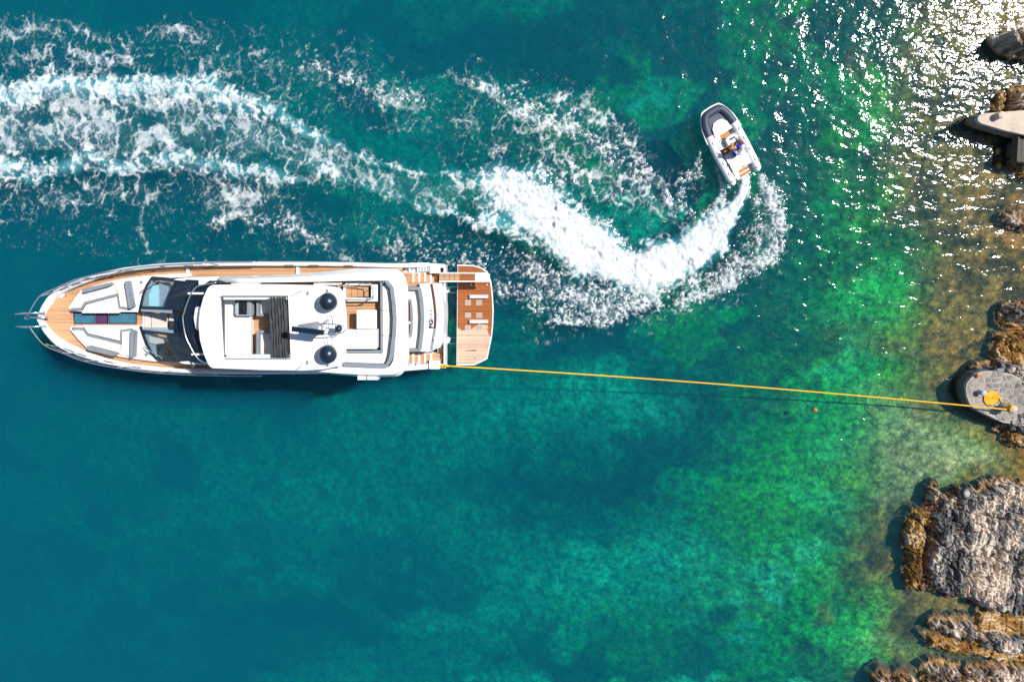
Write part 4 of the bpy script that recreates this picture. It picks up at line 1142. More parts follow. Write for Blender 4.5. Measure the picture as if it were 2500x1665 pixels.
# stern steps either side
for s, y0, y1 in ((0, 665.5, 691), (1, 863, 886)):
    side_w = None
    slab('step_base', rect(984, 1083, y0 - (16 if s == 0 else 2), y1 + (1 if s == 0 else 12)), 0.3, 0.98, M_GEL)
    zt = 2.05
    for i, (x0, x1) in enumerate(((984, 1007), (1011, 1021), (1026.5, 1036), (1041, 1050))):
        z1 = zt - 0.14 * i - 0.1
        slab('step_riser', rect(x0 - 1, x1 + 3.6, y0 - 0.5, y1 + 0.5), 0.5, z1 - 0.02, M_GEL)
        slab('step_tread', rect(x0, x1, y0 + 0.5, y1 - 0.5), z1 - 0.02, z1, M_TEAK)
    slab('step_tread', rect(1053, 1080 if s else 1069, y0 + 0.5, y1 - 0.5), 0.98, 1.2, M_TEAK)
slab('stern_deck', rect(1068, 1083, 650, 896), 0.8, 1.06, M_TEAKW)
slab('stern_edge', rect(1083.3, 1087, 647.5, 899), 0.4, 1.5, M_GEL)
# side lockers, folding ladder grates
for (x0, x1, y0, y1) in ((1049, 1073, 649, 667), (1048, 1073, 881, 901)):
    slab('side_locker', rect(x0, x1, y0, y1), 0.7, 1.78, M_GEL, bevel=0.04, segs=2)
for (x0, x1, y0, y1) in ((1016, 1048, 651, 665), (1015, 1047, 886, 900)):
    g_ = slab('ladder_frame', rect(x0, x1, y0, y1), 1.55, 1.68, M_ALU)
    for i in range(8):
        xx = x0 + 2 + i * 3.75
        slab('ladder_rung', rect(xx, xx + 1.9, y0 + 2, y1 - 2), 1.68, 1.73, M_GEL, g_)
    slab('ladder_well', rect(x0 - 40, x0 - 1, y0 - 1, y1 + 1), 1.3, 1.6, M_GELM)
    pipe('fairlead', [(x0 - 30, y0 + 8), (x0 - 18, y0 + 3), (x0 - 10, y0 + 9)], 1.85, 0.03, M_STEEL)
    pipe('fairlead', [(x0 - 34, y0 + 4), (x0 - 26, y0 + 6)], 1.80, 0.07, M_STEEL)
# liferaft canisters on the starboard side of the flybridge
for x0, x1 in ((873, 895), (897, 924)):
    lr = slab('liferaft_canister', rect(x0, x1, 909, 927.5), 4.05, 4.50, M_GEL, bevel=0.10, segs=3)
    slab('canister_strap', rect(x1 - 1.5, x1 - 0.3, 908.5, 928), 4.04, 4.515, M_ALU, lr)
pipe('canister_cradle', [(868, 911), (932, 911)], 4.1, 0.025, M_STEEL)

# ---- swim platform
ZP = 0.46
pl = [(1117, 646.5), (1156, 647.5), (1174, 653), (1189, 662), (1199, 687), (1203, 720), (1205, 755), (1204, 790), (1201, 822), (1190, 876), (1175, 884), (1158, 891.5), (1114.6, 892)]
plat = slab('swim_platform', pl, 0.18, ZP, M_GEL, bevel=0.03)
cx_, cy_ = 1158, 768
inn_ = [(cx_ + (a - cx_) * (0.945 if a > 1130 else 0.97), cy_ + (b - cy_) * 0.978) for a, b in pl]
slab('platform_teak', inn_, ZP, ZP + 0.012, M_TEAKW, plat)
for y0, y1 in ((720.5, 728), (781.5, 789)):
    ch = slab('tender_chock', rect(1146.5, 1191.5, y0, y1), ZP + 0.012, ZP + 0.16, simple('pale_blue_plastic', (0.62, 0.68, 0.76), 0.4) if y0 < 730 else bpy.data.materials['pale_blue_plastic'], plat, bevel=0.03, segs=2)
    for xx in (1147.5, 1168.5, 1189.5): slab('chock_bolt', rect(xx, xx + 0.9, y0 + 2.5, y1 - 2.5), ZP + 0.16, ZP + 0.168, M_ALU, ch)
for x0 in (1135, 1162.3):
    for y0 in (732.6, 763.5, 794.2):
        g_ = slab('drain_grate', rect(x0, x0 + 15, y0, y0 + 12.6), ZP + 0.012, ZP + 0.02, M_WALNUT, plat)
        for i in range(5): slab('grate_bar', rect(x0, x0 + 15, y0 + 0.4 + i * 2.6, y0 + 1.7 + i * 2.6), ZP + 0.02, ZP + 0.035, M_BEIGE, g_)
for a_, b_ in ((1150.5, 695), (1188, 695.5), (1161, 873)):
    c = P(a_, b_, ZP); bm = bmesh.new(); lathe(bm, [(0.035, ZP), (0.045, ZP + 0.05), (0.02, ZP + 0.06)], 12, c.x, c.y); bm_obj('pop_up_cleat', bm, M_STEEL, plat, True)
for y_ in (707, 831):
    slab('lift_arm', [(1085, y_ - 7), (1093, y_ - 7), (1097, y_ - 4), (1098.5, y_), (1097, y_ + 5), (1093, y_ + 8), (1085, y_ + 8)], -0.1, 0.32, M_GELM, bevel=0.04, segs=2)
    slab('lift_rod', rect(1096, 1116, y_ - 6.5, y_ - 5.5), -0.05, 0.0, M_STEEL); slab('lift_rod', rect(1096, 1116, y_ + 7, y_ + 8), -0.05, 0.0, M_STEEL)
# passerelle with its planked panels
ps = empty('passerelle', (0, 0, 0)); ps.parent = yacht; ps.matrix_parent_inverse = Matrix.Translation(-yacht.location)
zp = 1.6
slab('side_beam', rect(1068, 1192, 665.3, 668.3), zp - 0.1, zp + 0.05, M_GEL, ps); slab('side_beam', rect(1072, 1197, 685.6, 688.6), zp - 0.1, zp + 0.05, M_GEL, ps)
for i in range(7):
    x0 = 1072 + i * 12.5
    slab('walk_panel', rect(x0 + 0.5, x0 + 12, 668.6, 685.3), zp - 0.05, zp, M_TEAK if i < 4 else M_TEAKW, ps)
slab('end_plate', rect(1160, 1196, 668.6, 685.3), zp - 0.06, zp + 0.02, M_GEL, ps)
# ---- bow: rails, pulpit prongs, anchor roller
rail = [(70, 796), (106, 841), (150, 861), (205, 882), (283, 898), (386, 911), (519, 917), (640, 918)]
zr = [3.35, 3.35, 3.3, 3.25, 3.2, 3.12, 3.05, 3.0]
pipe('guard_rail', rail, zr, 0.022, M_STEEL, mirror=True, sub=5)
pipe('guard_rail', [(112, 838), (140, 853), (200, 876), (283, 893), (386, 906), (519, 912)], [3.0, 3.0, 2.95, 2.9, 2.82, 2.75], 0.014, M_STEEL, mirror=True, sub=5)
for i, (rp_, zz_) in enumerate(zip(rail, zr)):
    if i in (0, 7): continue
    v = P(rp_[0], rp_[1], zz_)
    for s in (0, 1):
        y_ = (2 * YC - v.y) if s else v.y
        sgn = 1 if y_ > YC else -1
        foot = Vector((v.x + 0.35, YC + sgn * (hw_at(v.x + 0.35) - 0.10), float(np.interp(v.x + .35, HX, HZ)) + 0.03))
        bm = bmesh.new(); tube(bm, [foot, (v.x, y_, zz_)], 0.018, 6); bm_obj('stanchion', bm, M_STEEL, yacht)
for s in (0, 1):
    v = [P(35, 767, 3.2), P(56, 765.5, 3.2), P(80, 764.5, 3.05), P(110, 763.5, 2.85)]
    if s: v = [Vector((q.x, 2 * YC - q.y, q.z)) for q in v]
    bm = bmesh.new(); tube(bm, v, [0.02, 0.05, 0.035, 0.05], 8); bm_obj('pulpit_prong', bm, M_STEEL, yacht, True)
slab('anchor_roller', rect(88, 113, 772.3, 778.5), 2.75, 2.87, M_STEEL, bevel=0.02)
pipe('anchor', [(110, 775.5), (80, 775.5), (64, 775)], [2.92, 2.9, 2.7], 0.035, M_STEEL)
pipe('anchor', [(72, 771.5), (63, 772), (61, 775), (63, 778.5), (72, 779)], 2.6, 0.025, M_STEEL, sub=3)
for a_, b_ in ((179, 696), (455, 649), (150, 708), (243, 676), (310, 661), (700, 647.5), (760, 647.5), (845, 648)):
    for s in (0, 1):
        c = P(a_, b_, zg_at(a_) + 0.05); y_ = 2 * YC - c.y if s else c.y
        x2 = c.x + 0.32; dy = (hw_at(x2) - hw_at(c.x)) * (1 if y_ > YC else -1)
        bm = bmesh.new(); tube(bm, [(c.x - 0.1, y_, c.z + 0.05), (c.x, y_, c.z + 0.06), (x2, y_ + dy, c.z + 0.06), (x2 + 0.1, y_ + dy, c.z + 0.05)], [0.012, 0.022, 0.022, 0.012], 6); bm_obj('mooring_cleat', bm, M_STEEL, yacht, True)
# ================================================================== the tender and its driver
M_TUBE = simple('white_tube_fabric', (0.78, 0.78, 0.80), 0.5, var=0.04, scale=3)
M_TUBED = simple('navy_bow_cover', (0.035, 0.05, 0.085), 0.55, var=0.2, scale=4)
M_TFLOOR = simple('tender_white_moulding', (0.74, 0.75, 0.78), 0.4, var=0.04)
M_TSEAT = simple('shade_tinted_vinyl', (0.62, 0.66, 0.70), 0.55, var=0.05, scale=6)  # bench tint includes the pale-blue shade of the driver
M_TTEAK = simple('brown_foam_deck', (0.42, 0.19, 0.05), 0.7, var=0.25, scale=9)
M_SKIN = simple('tanned_skin', (0.50, 0.22, 0.12), 0.55, var=0.08, scale=9)
M_SHIRT = simple('white_shirt', (0.74, 0.76, 0.82), 0.85, var=0.06, scale=9, bump=0.3, bscale=25)
M_BLUE = simple('blue_cloth', (0.015, 0.03, 0.42), 0.8, var=0.15, scale=12)
M_HAIR = simple('dark_hair', (0.03, 0.02, 0.015), 0.7)

sx, sy = P2(1815, 425, 0.3)
TH = math.atan2(146, -85)
tender = empty('tender', (sx, sy, 0.0), TH)
tag(tender, 'small white inflatable tender with navy bow, driven in a curve of foam', 'boat')
tl = lambda name, lst, z0, z1, mat, par=tender, bevel=0.0, segs=1: (lambda bm: (prism(bm, lst, z0, z1), bm_obj(name, bm, mat, par, False, bevel, segs))[1])(bmesh.new())
def lrect(x0, x1, y0, y1): return [(x0, y0), (x1, y0), (x1, y1), (x0, y1)]
# hull below the tubes
bm = bmesh.new()
secs = []
for x, w, zk in ((-0.05, 0.62, -0.1), (0.9, 0.66, -0.15), (1.9, 0.66, -0.14), (2.6, 0.58, -0.05), (3.05, 0.42, 0.08), (3.2, 0.3, 0.16)):
    secs.append([bm.verts.new((x, -w, 0.22)), bm.verts.new((x, -w * 0.8, zk * .4)), bm.verts.new((x, 0, zk)), bm.verts.new((x, w * 0.8, zk * .4)), bm.verts.new((x, w, 0.22))])
for a, b in zip(secs[:-1], secs[1:]):
    for j in range(4): bm.faces.new((a[j], a[j + 1], b[j + 1], b[j]))
bm.faces.new(secs[0]); bm.faces.new(secs[-1][::-1])
bm.faces.new([s_[0] for s_ in secs] + [s_[4] for s_ in secs[::-1]])
bm_obj('hull', bm, M_TFLOOR, tender, True)
# tubes: white sides, navy bow section, cone ends
path = [(-0.02, 0.66), (0.4, 0.68), (1.0, 0.69), (1.5, 0.69), (1.95, 0.675), (2.38, 0.63)]
bowp = [(2.30, 0.642), (2.6, 0.605), (2.85, 0.545), (3.05, 0.455), (3.17, 0.36), (3.215, 0.2), (3.225, 0.0)]
for s in (1, -1):
    bm = bmesh.new(); q = catmull([(x, s * y, 0.40 + 0.03 * max(0, x - 1.5)) for x, y in path], 4); tube(bm, q, 0.185, 16)
    tb_ = bm_obj('tube', bm, M_TUBE, tender, True)
    bm = bmesh.new(); tube(bm, [(-0.03, s * 0.66, 0.40), (-0.12, s * 0.655, 0.395), (-0.20, s * 0.65, 0.39), (-0.25, s * 0.65, 0.385)], [0.186, 0.165, 0.10, 0.02], 16)
    bm_obj('tube_end', bm, M_TUBE, tender, True)
    bm = bmesh.new(); tube(bm, [(-0.035, s * 0.66, 0.40), (-0.02, s * 0.66, 0.40)], 0.192, 16); bm_obj('tube_band', bm, M_BLACK, tender)
    for x in (0.35, 0.9, 1.45, 1.95):
        y = float(np.interp(x, [p_[0] for p_ in path], [p_[1] for p_ in path]))
        bm = bmesh.new(); tube(bm, [(x - 0.09, s * y, 0.575 + 0.03 * max(0, x - 1.5)), (x - 0.05, s * y, 0.60 + 0.03 * max(0, x - 1.5)), (x + 0.05, s * y, 0.60 + 0.03 * max(0, x - 1.5)), (x + 0.09, s * y, 0.575 + 0.03 * max(0, x - 1.5))], 0.014, 6)
        bm_obj('grab_handle', bm, M_ALU, tender, True)
    # outer rub strake
    bm = bmesh.new(); q = catmull([(x, s * (y + 0.175), 0.40 + 0.03 * max(0, x - 1.5)) for x, y in path[:-1]], 4); tube(bm, q, 0.028, 8); bm_obj('rub_strake', bm, M_ALU, tender, True)
bm = bmesh.new()
full = [(x, y, 0.40 + 0.03 * max(0, x - 1.5)) for x, y in bowp] + [(x, -y, 0.40 + 0.03 * max(0, x - 1.5)) for x, y in bowp[::-1]][1:]
tube(bm, catmull(full, 4), 0.19, 16); bm_obj('bow_tube', bm, M_TUBED, tender, True)
bm = bmesh.new()
ob = [(2.0, 0.87), (2.35, 0.835), (2.7, 0.775), (3.0, 0.67), (3.2, 0.57), (3.36, 0.46), (3.41, 0.38), (3.43, 0.2), (3.44, 0.0)]
full = [(x, y, 0.44) for x, y in ob] + [(x, -y, 0.44) for x, y in ob[::-1]][1:]
tube(bm, catmull(full, 4), 0.045, 8); bm_obj('bow_fender', bm, M_TUBE, tender, True)
tl('bow_infill', [(2.40, 0.55), (2.8, 0.50), (3.05, 0.36), (3.15, 0), (3.05, -0.36), (2.8, -0.50), (2.40, -0.55)], 0.30, 0.47, M_TUBED)
# cockpit
tl('floor', [(0.0, -0.5), (2.0, -0.5), (2.5, -0.4), (2.5, 0.4), (2.0, 0.5), (0.0, 0.5)], 0.2, 0.26, M_TFLOOR)
tl('bow_seat', [(2.12, -0.44), (2.5, -0.38), (2.72, -0.22), (2.76, 0.0), (2.72, 0.22), (2.5, 0.38), (2.12, 0.44)], 0.26, 0.54, M_TFLOOR, bevel=0.04, segs=2)
tl('foot_mat', lrect(1.86, 2.1, -0.40, 0.20), 0.26, 0.275, M_TTEAK)
tl('side_bench', lrect(1.50, 2.10, 0.22, 0.48), 0.26, 0.48, M_TFLOOR, bevel=0.03)
con_t = tl('console', [(1.52, -0.44), (1.78, -0.42), (1.86, -0.30), (1.86, 0.0), (1.78, 0.12), (1.52, 0.14)], 0.26, 0.74, M_TFLOOR, bevel=0.05, segs=2)
tl('console_screen', lrect(1.66, 1.75, -0.30, -0.02), 0.74, 0.755, M_BLACK, con_t)
bm = bmesh.new(); tube(bm, [(1.80 + 0.10 * math.cos(t), -0.15 + 0.30 * math.sin(t), 0.80) for t in np.linspace(-1.3, 1.3, 12)], 0.02, 6); bm_obj('console_rail', bm, M_STEEL, con_t, True)
bm = bmesh.new(); tube(bm, [(1.46 - 0.05 * math.sin(t), -0.15 + 0.15 * math.cos(t), 0.74 + 0.11 * math.sin(t)) for t in np.linspace(0, 2 * math.pi, 21)[:-1]], 0.015, 6, closed=True); bm_obj('steering_wheel', bm, M_BLACK, con_t, True)
tl('driver_mat', lrect(1.2, 1.5, -0.42, 0.42), 0.26, 0.275, M_TTEAK)
bt = tl('bench', lrect(0.78, 1.16, -0.46, 0.46), 0.26, 0.55, M_TSEAT, bevel=0.05, segs=2)
tl('bench_back', lrect(0.66, 0.775, -0.47, 0.47), 0.26, 0.72, M_TFLOOR, bevel=0.04, segs=2)
ec = tl('engine_cover', lrect(0.30, 0.65, -0.46, 0.46), 0.26, 0.62, M_TFLOOR, bevel=0.04, segs=2)
bm = bmesh.new(); tube(bm, [(0.30, 0.02, 0.64), (0.34, -0.05, 0.70), (0.34, -0.12, 0.70), (0.30, -0.16, 0.64)], 0.018, 6); bm_obj('tow_eye', bm, M_STEEL, ec, True)
sd = tl('stern_step', [(-0.12, -0.36), (0.28, -0.40), (0.28, 0.40), (-0.12, 0.36)], 0.16, 0.28, M_TFLOOR, bevel=0.03)
tl('step_pad', lrect(0.10, 0.25, -0.36, 0.16), 0.28, 0.292, M_TTEAK, sd); tl('step_pad', lrect(-0.09, 0.05, -0.33, 0.20), 0.28, 0.292, M_TTEAK, sd)
tl('step_moulding', lrect(0.06, 0.27, 0.20, 0.42), 0.28, 0.42, M_TFLOOR, sd, 0.03)

# ---- driver: one continuous skin, clothes as children
def skinned(name, verts, edges, radii, mat, parent, root=0, sub=2):
    me = bpy.data.meshes.new(name); me.from_pydata(verts, edges, [])
    me.materials.append(mat)
    o = bpy.data.objects.new(name, me); C.objects.link(o); attach(o, parent)
    o.modifiers.new('skin', 'SKIN').use_smooth_shade = True
    sv = me.skin_vertices
    if not sv: 
        bpy.context.view_layer.objects.active = o
    lay = me.skin_vertices[0].data
    for v, r_ in zip(lay, radii): v.radius = (r_, r_) if not isinstance(r_, tuple) else r_
    lay[root].use_root = True
    s = o.modifiers.new('sub', 'SUBSURF'); s.levels = sub; s.render_levels = sub
    return o
person = empty('person', (sx, sy, 0.0), TH)
tag(person, 'person in white shirt and blue cap seated at the wheel of the small boat', 'person')
B = {}
V, E, RR = [], [], []
def jn(nm, co, r_, par=None):
    B[nm] = len(V); V.append(co); RR.append(r_)
    if par: E.append((B[par], B[nm]))
jn('pelvis', (0.98, -0.10, 0.66), 0.145)
jn('waist', (1.01, -0.10, 0.82), 0.130, 'pelvis'); jn('chest', (1.09, -0.09, 1.02), 0.150, 'waist'); jn('collar', (1.15, -0.07, 1.16), 0.085, 'chest')
jn('neck', (1.18, -0.05, 1.22), 0.055, 'collar'); jn('chin', (1.23, -0.03, 1.29), 0.080, 'neck'); jn('head', (1.24, -0.02, 1.38), 0.098, 'chin'); jn('crown', (1.23, -0.02, 1.45), 0.070, 'head')
jn('nose', (1.34, -0.01, 1.34), 0.022, 'head')
for s, nm in ((-1, 'r'), (1, 'l')):
    jn(nm + '_sh', (1.13, -0.09 + s * 0.19, 1.11), 0.072, 'collar')
    if s < 0: el, wr, kn = (1.28, -0.44, 0.94), (1.50, -0.40, 0.86), (1.57, -0.385, 0.855)
    else: el, wr, kn = (1.28, 0.16, 0.90), (1.43, 0.03, 0.84), (1.47, -0.01, 0.845)
    jn(nm + '_el', el, 0.052, nm + '_sh'); jn(nm + '_wr', wr, 0.036, nm + '_el'); jn(nm + '_palm', kn, 0.040, nm + '_wr')
    pv, wv_ = Vector(kn), Vector(wr); d = (pv - wv_).normalized(); side = d.cross(Vector((0, 0, 1))).normalized()
    for f_ in range(4):
        off = side * (-0.030 + 0.020 * f_); L_ = (0.062, 0.072, 0.068, 0.052)[f_]
        jn(f'{nm}_f{f_}a', tuple(pv + off + d * 0.035), 0.0105, nm + '_palm'); jn(f'{nm}_f{f_}b', tuple(pv + off + d * (0.035 + L_ * 0.5) + Vector((0, 0, -0.012))), 0.0095, f'{nm}_f{f_}a'); jn(f'{nm}_f{f_}c', tuple(pv + off + d * (0.03 + L_ * 0.7) + Vector((0, 0, -0.042))), 0.008, f'{nm}_f{f_}b')
    th = -side if nm == 'r' else side
    jn(nm + '_t1', tuple(pv + th * (0.045 if nm == 'l' else 0.045) - d * 0.01), 0.012, nm + '_palm'); jn(nm + '_t2', tuple(pv + th * 0.065 + d * 0.03 + Vector((0, 0, -0.015))), 0.010, nm + '_t1')
    jn(nm + '_hip', (1.05, -0.10 + s * 0.10, 0.66), 0.100, 'pelvis'); jn(nm + '_knee', (1.40, -0.08 + s * 0.15, 0.70), 0.068, nm + '_hip')
    jn(nm + '_calf', (1.42, -0.07 + s * 0.15, 0.52), 0.060, nm + '_knee'); jn(nm + '_ankle', (1.38, -0.07 + s * 0.15, 0.33), 0.040, nm + '_calf'); jn(nm + '_toe', (1.54, -0.06 + s * 0.17, 0.305), 0.032, nm + '_ankle')
skinned('body', V, E, RR, M_SKIN, person)
# shirt with short sleeves, shorts, cap
sv_ = [(0.985, -0.10, 0.70), (1.01, -0.10, 0.84), (1.09, -0.09, 1.02), (1.145, -0.075, 1.13), (1.13, -0.28, 1.11), (1.205, -0.36, 1.03), (1.13, 0.10, 1.11), (1.205, 0.13, 1.01)]
skinned('shirt', sv_, [(0, 1), (1, 2), (2, 3), (3, 4), (4, 5), (3, 6), (6, 7)], [0.175, 0.160, 0.178, 0.105, 0.092, 0.080, 0.092, 0.080], M_SHIRT, person, 2)
skinned('sleeve_trim', [(1.20, -0.355, 1.035), (1.245, -0.40, 0.985)], [(0, 1)], [0.084, 0.080], M_BLUE, person)
skinned('shorts', [(0.985, -0.10, 0.66), (1.05, -0.20, 0.66), (1.30, -0.225, 0.69), (1.05, 0.0, 0.66), (1.30, 0.055, 0.69)], [(0, 1), (1, 2), (0, 3), (3, 4)], [0.16, 0.118, 0.098, 0.118, 0.098], M_BLUE, person)
bm = bmesh.new(); lathe(bm, [(0.112, 1.375), (0.112, 1.41)] + [(0.112 * math.cos(t), 1.41 + 0.095 * math.sin(t)) for t in np.linspace(0.15, 1.5, 7)] + [(0, 1.506)], 20, 1.235, -0.02)
cap = bm_obj('cap', bm, M_BLUE, person, True)
tl('cap_peak', [(1.30, -0.10), (1.36, -0.085), (1.405, -0.02), (1.36, 0.045), (1.30, 0.06)], 1.372, 1.39, M_BLUE, cap)
bm = bmesh.new(); lathe(bm, [(0.085, 1.27), (0.102, 1.33), (0.106, 1.38)], 16, 1.215, -0.02); bm_obj('hair', bm, M_HAIR, person, True)
for s in (-1, 1):
    bm = bmesh.new(); lathe(bm, [(0, 1.33), (0.011, 1.335), (0.013, 1.345), (0.011, 1.355), (0, 1.36)], 8, 1.325, -0.02 + s * 0.034); bm_obj('eye', bm, M_BLACK, person, True)
    bm = bmesh.new(); lathe(bm, [(0, 1.31), (0.02, 1.325), (0.022, 1.35), (0, 1.37)], 8, 1.235, -0.02 + s * 0.108); bm_obj('ear', bm, M_SKIN, person, True)
bm = bmesh.new(); box(bm, 1.318, 1.332, -0.045, 0.005, 1.293, 1.299); bm_obj('mouth', bm, simple('lip_colour', (0.30, 0.09, 0.07), 0.5), person)

# ================================================================== mooring rope, buoy
M_ROPE = simple('yellow_rope', (0.80, 0.42, 0.005), 0.6, var=0.15, scale=30, bump=0.3, bscale=80)
M_ORANGE = simple('orange_plastic', (0.75, 0.22, 0.03), 0.45, var=0.1)
ra, rb = P(1086, 893, 1.55), P(2472, 1001, 1.32)
rp_ = []
for i in range(61):
    t = i / 60
    v = ra.lerp(rb, t); v.z -= 0.85 * 4 * t * (1 - t) + 0.0; rp_.append(v)
bm = bmesh.new(); tube(bm, rp_, 0.036, 8)
rope = bm_obj('mooring_rope', bm, M_ROPE, None, True)
tag(rope, 'long taut yellow rope running from the yacht stern to the round stone pier', 'rope')
bm = bmesh.new(); tube(bm, [P(1069, 890, 1.58), P(1076, 893, 1.62), P(1084, 890.5, 1.64), P(1088, 893.5, 1.58), P(1078, 897, 1.57), P(1070, 894, 1.57)], 0.05, 8)
bm_obj('rope_knot', bm, M_ROPE, rope, True)
bm = bmesh.new(); tube(bm, [P(1086, 890.5, 1.58), P(1091, 893.3, 1.55), P(1097, 893.8, 1.53)], [0.05, 0.062, 0.045], 8); bm_obj('rope_knot', bm, M_ROPE, rope, True)
c = P(1990, 1001, 0.05)
bm = bmesh.new(); lathe(bm, [(0, -0.06)] + [(0.10 * math.cos(t), 0.04 + 0.10 * math.sin(t)) for t in np.linspace(-1.4, 1.4, 9)] + [(0.025, 0.15), (0, 0.16)], 16)
by_ = bm_obj('marker_buoy', bm, M_ORANGE, None, True); by_.location = (c.x, c.y, 0)
tag(by_, 'tiny orange buoy floating just below the yellow rope on green water', 'buoy')
# ================================================================== the shore
def stone_mat(name, cols, ochre=True, mott=2.2, per_block=True, bump=0.9, wet=True, tone=False):
    """limestone: mottled grey and cream, pitted; a belt of ochre growth near the waterline, wet and dark at the water"""
    k = NT(name)
    p = k.pos()
    n1 = k.noise(p, mott, 5, 0.65); n2 = k.noise(p, 9.0, 5, 0.7); n3 = k.noise(p, 34.0, 3, 0.6)
    t = k.math('ADD', k.math('MULTIPLY', n1, 0.8), k.math('MULTIPLY', n2, 0.5))
    if per_block: t = k.math('ADD', t, k.math('MULTIPLY', k.math('SUBTRACT', k.n('ShaderNodeObjectInfo').outputs['Random'], 0.5), 0.45))
    if tone: t = k.math('ADD', k.math('MULTIPLY', n2, 0.55), k.math('ADD', k.math('MULTIPLY', n1, 0.30), k.math('MULTIPLY_ADD', k.attr('tone'), 0.80, -0.18)))
    col = k.ramp(k.math('MULTIPLY', t, 0.77), [(0.28, cols[0]), (0.46, cols[1]), (0.60, cols[2]), (0.78, cols[3])])
    lich = k.sstep(0.60, 0.70, k.noise(p, 6.0, 4, 0.7))
    col = k.mix(k.math('MULTIPLY', lich, 0.5), col, (0.10, 0.10, 0.10))
    if ochre:
        z = k.n('ShaderNodeSeparateXYZ', {0: p}).outputs[2]
        zz = k.math('ADD', z, k.math('MULTIPLY', k.math('SUBTRACT', n1, 0.5), 0.75))
        oc = k.math('MULTIPLY', k.sstep(0.42, 0.12, zz), k.sstep(0.30, 0.55, n2))
        col = k.mix(k.math('MULTIPLY', oc, 0.72), col, k.ramp(n3, [(0.3, (0.26, 0.12, 0.02)), (0.7, (0.50, 0.28, 0.08))]))
        if wet:
            w = k.sstep(0.14, 0.0, zz)
            col = k.mix(k.math('MULTIPLY', w, 0.7), col, (0.06, 0.045, 0.025))
    h = k.math('ADD', k.math('MULTIPLY', n2, 0.7), k.math('MULTIPLY', n3, 0.3))
    b = k.bsdf(Base_Color=col, Roughness=0.88)
    b.inputs['Specular IOR Level'].default_value = 0.2
    k.put(b.inputs['Normal'], k.bump(h, bump, 0.06))
    return k.m
GREYS = [(0.07, 0.07, 0.072), (0.19, 0.188, 0.185), (0.32, 0.29, 0.265), (0.70, 0.58, 0.47)]
CREAMS = [(0.12, 0.10, 0.085), (0.36, 0.29, 0.235), (0.58, 0.47, 0.37), (0.72, 0.60, 0.49)]
OCHRES = [(0.10, 0.055, 0.02), (0.30, 0.17, 0.05), (0.48, 0.32, 0.15), (0.62, 0.52, 0.40)]
M_ROCKG, M_ROCKC, M_ROCKO = stone_mat('grey_limestone', GREYS, per_block=False, tone=True), stone_mat('cream_limestone', CREAMS, per_block=False, tone=True), stone_mat('ochre_limestone', OCHRES, per_block=False, tone=True)
M_ROCKP = stone_mat('plain_limestone', GREYS, per_block=False); M_ROCKPO = stone_mat('plain_ochre_stone', OCHRES, per_block=False)
M_PAVE = stone_mat('paving_stone_grey', [(0.10, 0.10, 0.10), (0.20, 0.19, 0.18), (0.27, 0.25, 0.235), (0.36, 0.33, 0.30)], ochre=False, bump=0.35)
M_MORTAR = stone_mat('pale_mortar', [(0.16, 0.145, 0.13), (0.29, 0.26, 0.225), (0.44, 0.38, 0.32), (0.62, 0.55, 0.48)], ochre=False, per_block=False, bump=0.4)
M_QUAY = stone_mat('pale_quay_stone', [(0.36, 0.29, 0.23), (0.55, 0.45, 0.37), (0.62, 0.52, 0.43), (0.68, 0.60, 0.52)], ochre=False, per_block=False, bump=0.25, mott=1.2)
M_WOODG = simple('weathered_timber', (0.10, 0.085, 0.07), 0.85, var=0.4, scale=12, bump=0.6, bscale=30)
M_RUBBER = simple('worn_rubber', (0.035, 0.04, 0.05), 0.8, var=0.25, scale=12)

def inside(pt, poly):
    x, y = pt; c = False; n = len(poly)
    for i in range(n):
        x0, y0 = poly[i]; x1, y1 = poly[i - 1]
        if (y0 > y) != (y1 > y) and x < (x1 - x0) * (y - y0) / (y1 - y0) + x0: c = not c
    return c

def clip_half(poly, nx, ny, c):
    """keep nx*x+ny*y <= c"""
    out = []
    n = len(poly)
    for i in range(n):
        a, b = poly[i], poly[(i + 1) % n]
        da, db = nx * a[0] + ny * a[1] - c, nx * b[0] + ny * b[1] - c
        if da <= 0: out.append(a)
        if (da < 0 < db) or (db < 0 < da):
            t = da / (da - db); out.append((a[0] + (b[0] - a[0]) * t, a[1] + (b[1] - a[1]) * t))
    return out

def voro(seeds, reach, gap):
    """voronoi cell polygons of the seeds, each pulled in by half the gap"""
    res = []
    for i, s in enumerate(seeds):
        poly = [(s[0] - reach, s[1] - reach), (s[0] + reach, s[1] - reach), (s[0] + reach, s[1] + reach), (s[0] - reach, s[1] + reach)]
        for j, q in enumerate(seeds):
            if i == j: continue
            dx, dy = q[0] - s[0], q[1] - s[1]; d = math.hypot(dx, dy)
            if d > 2.9 * reach or d < 1e-6: continue
            nx, ny = dx / d, dy / d
            poly = clip_half(poly, nx, ny, nx * s[0] + ny * s[1] + d / 2 - gap / 2)
            if len(poly) < 3: break
        if len(poly) >= 3: res.append((s, poly))
    return res

def hnoise(x, y, seed): return float(vnoise(np.array([x]), np.array([y]), seed)[0])

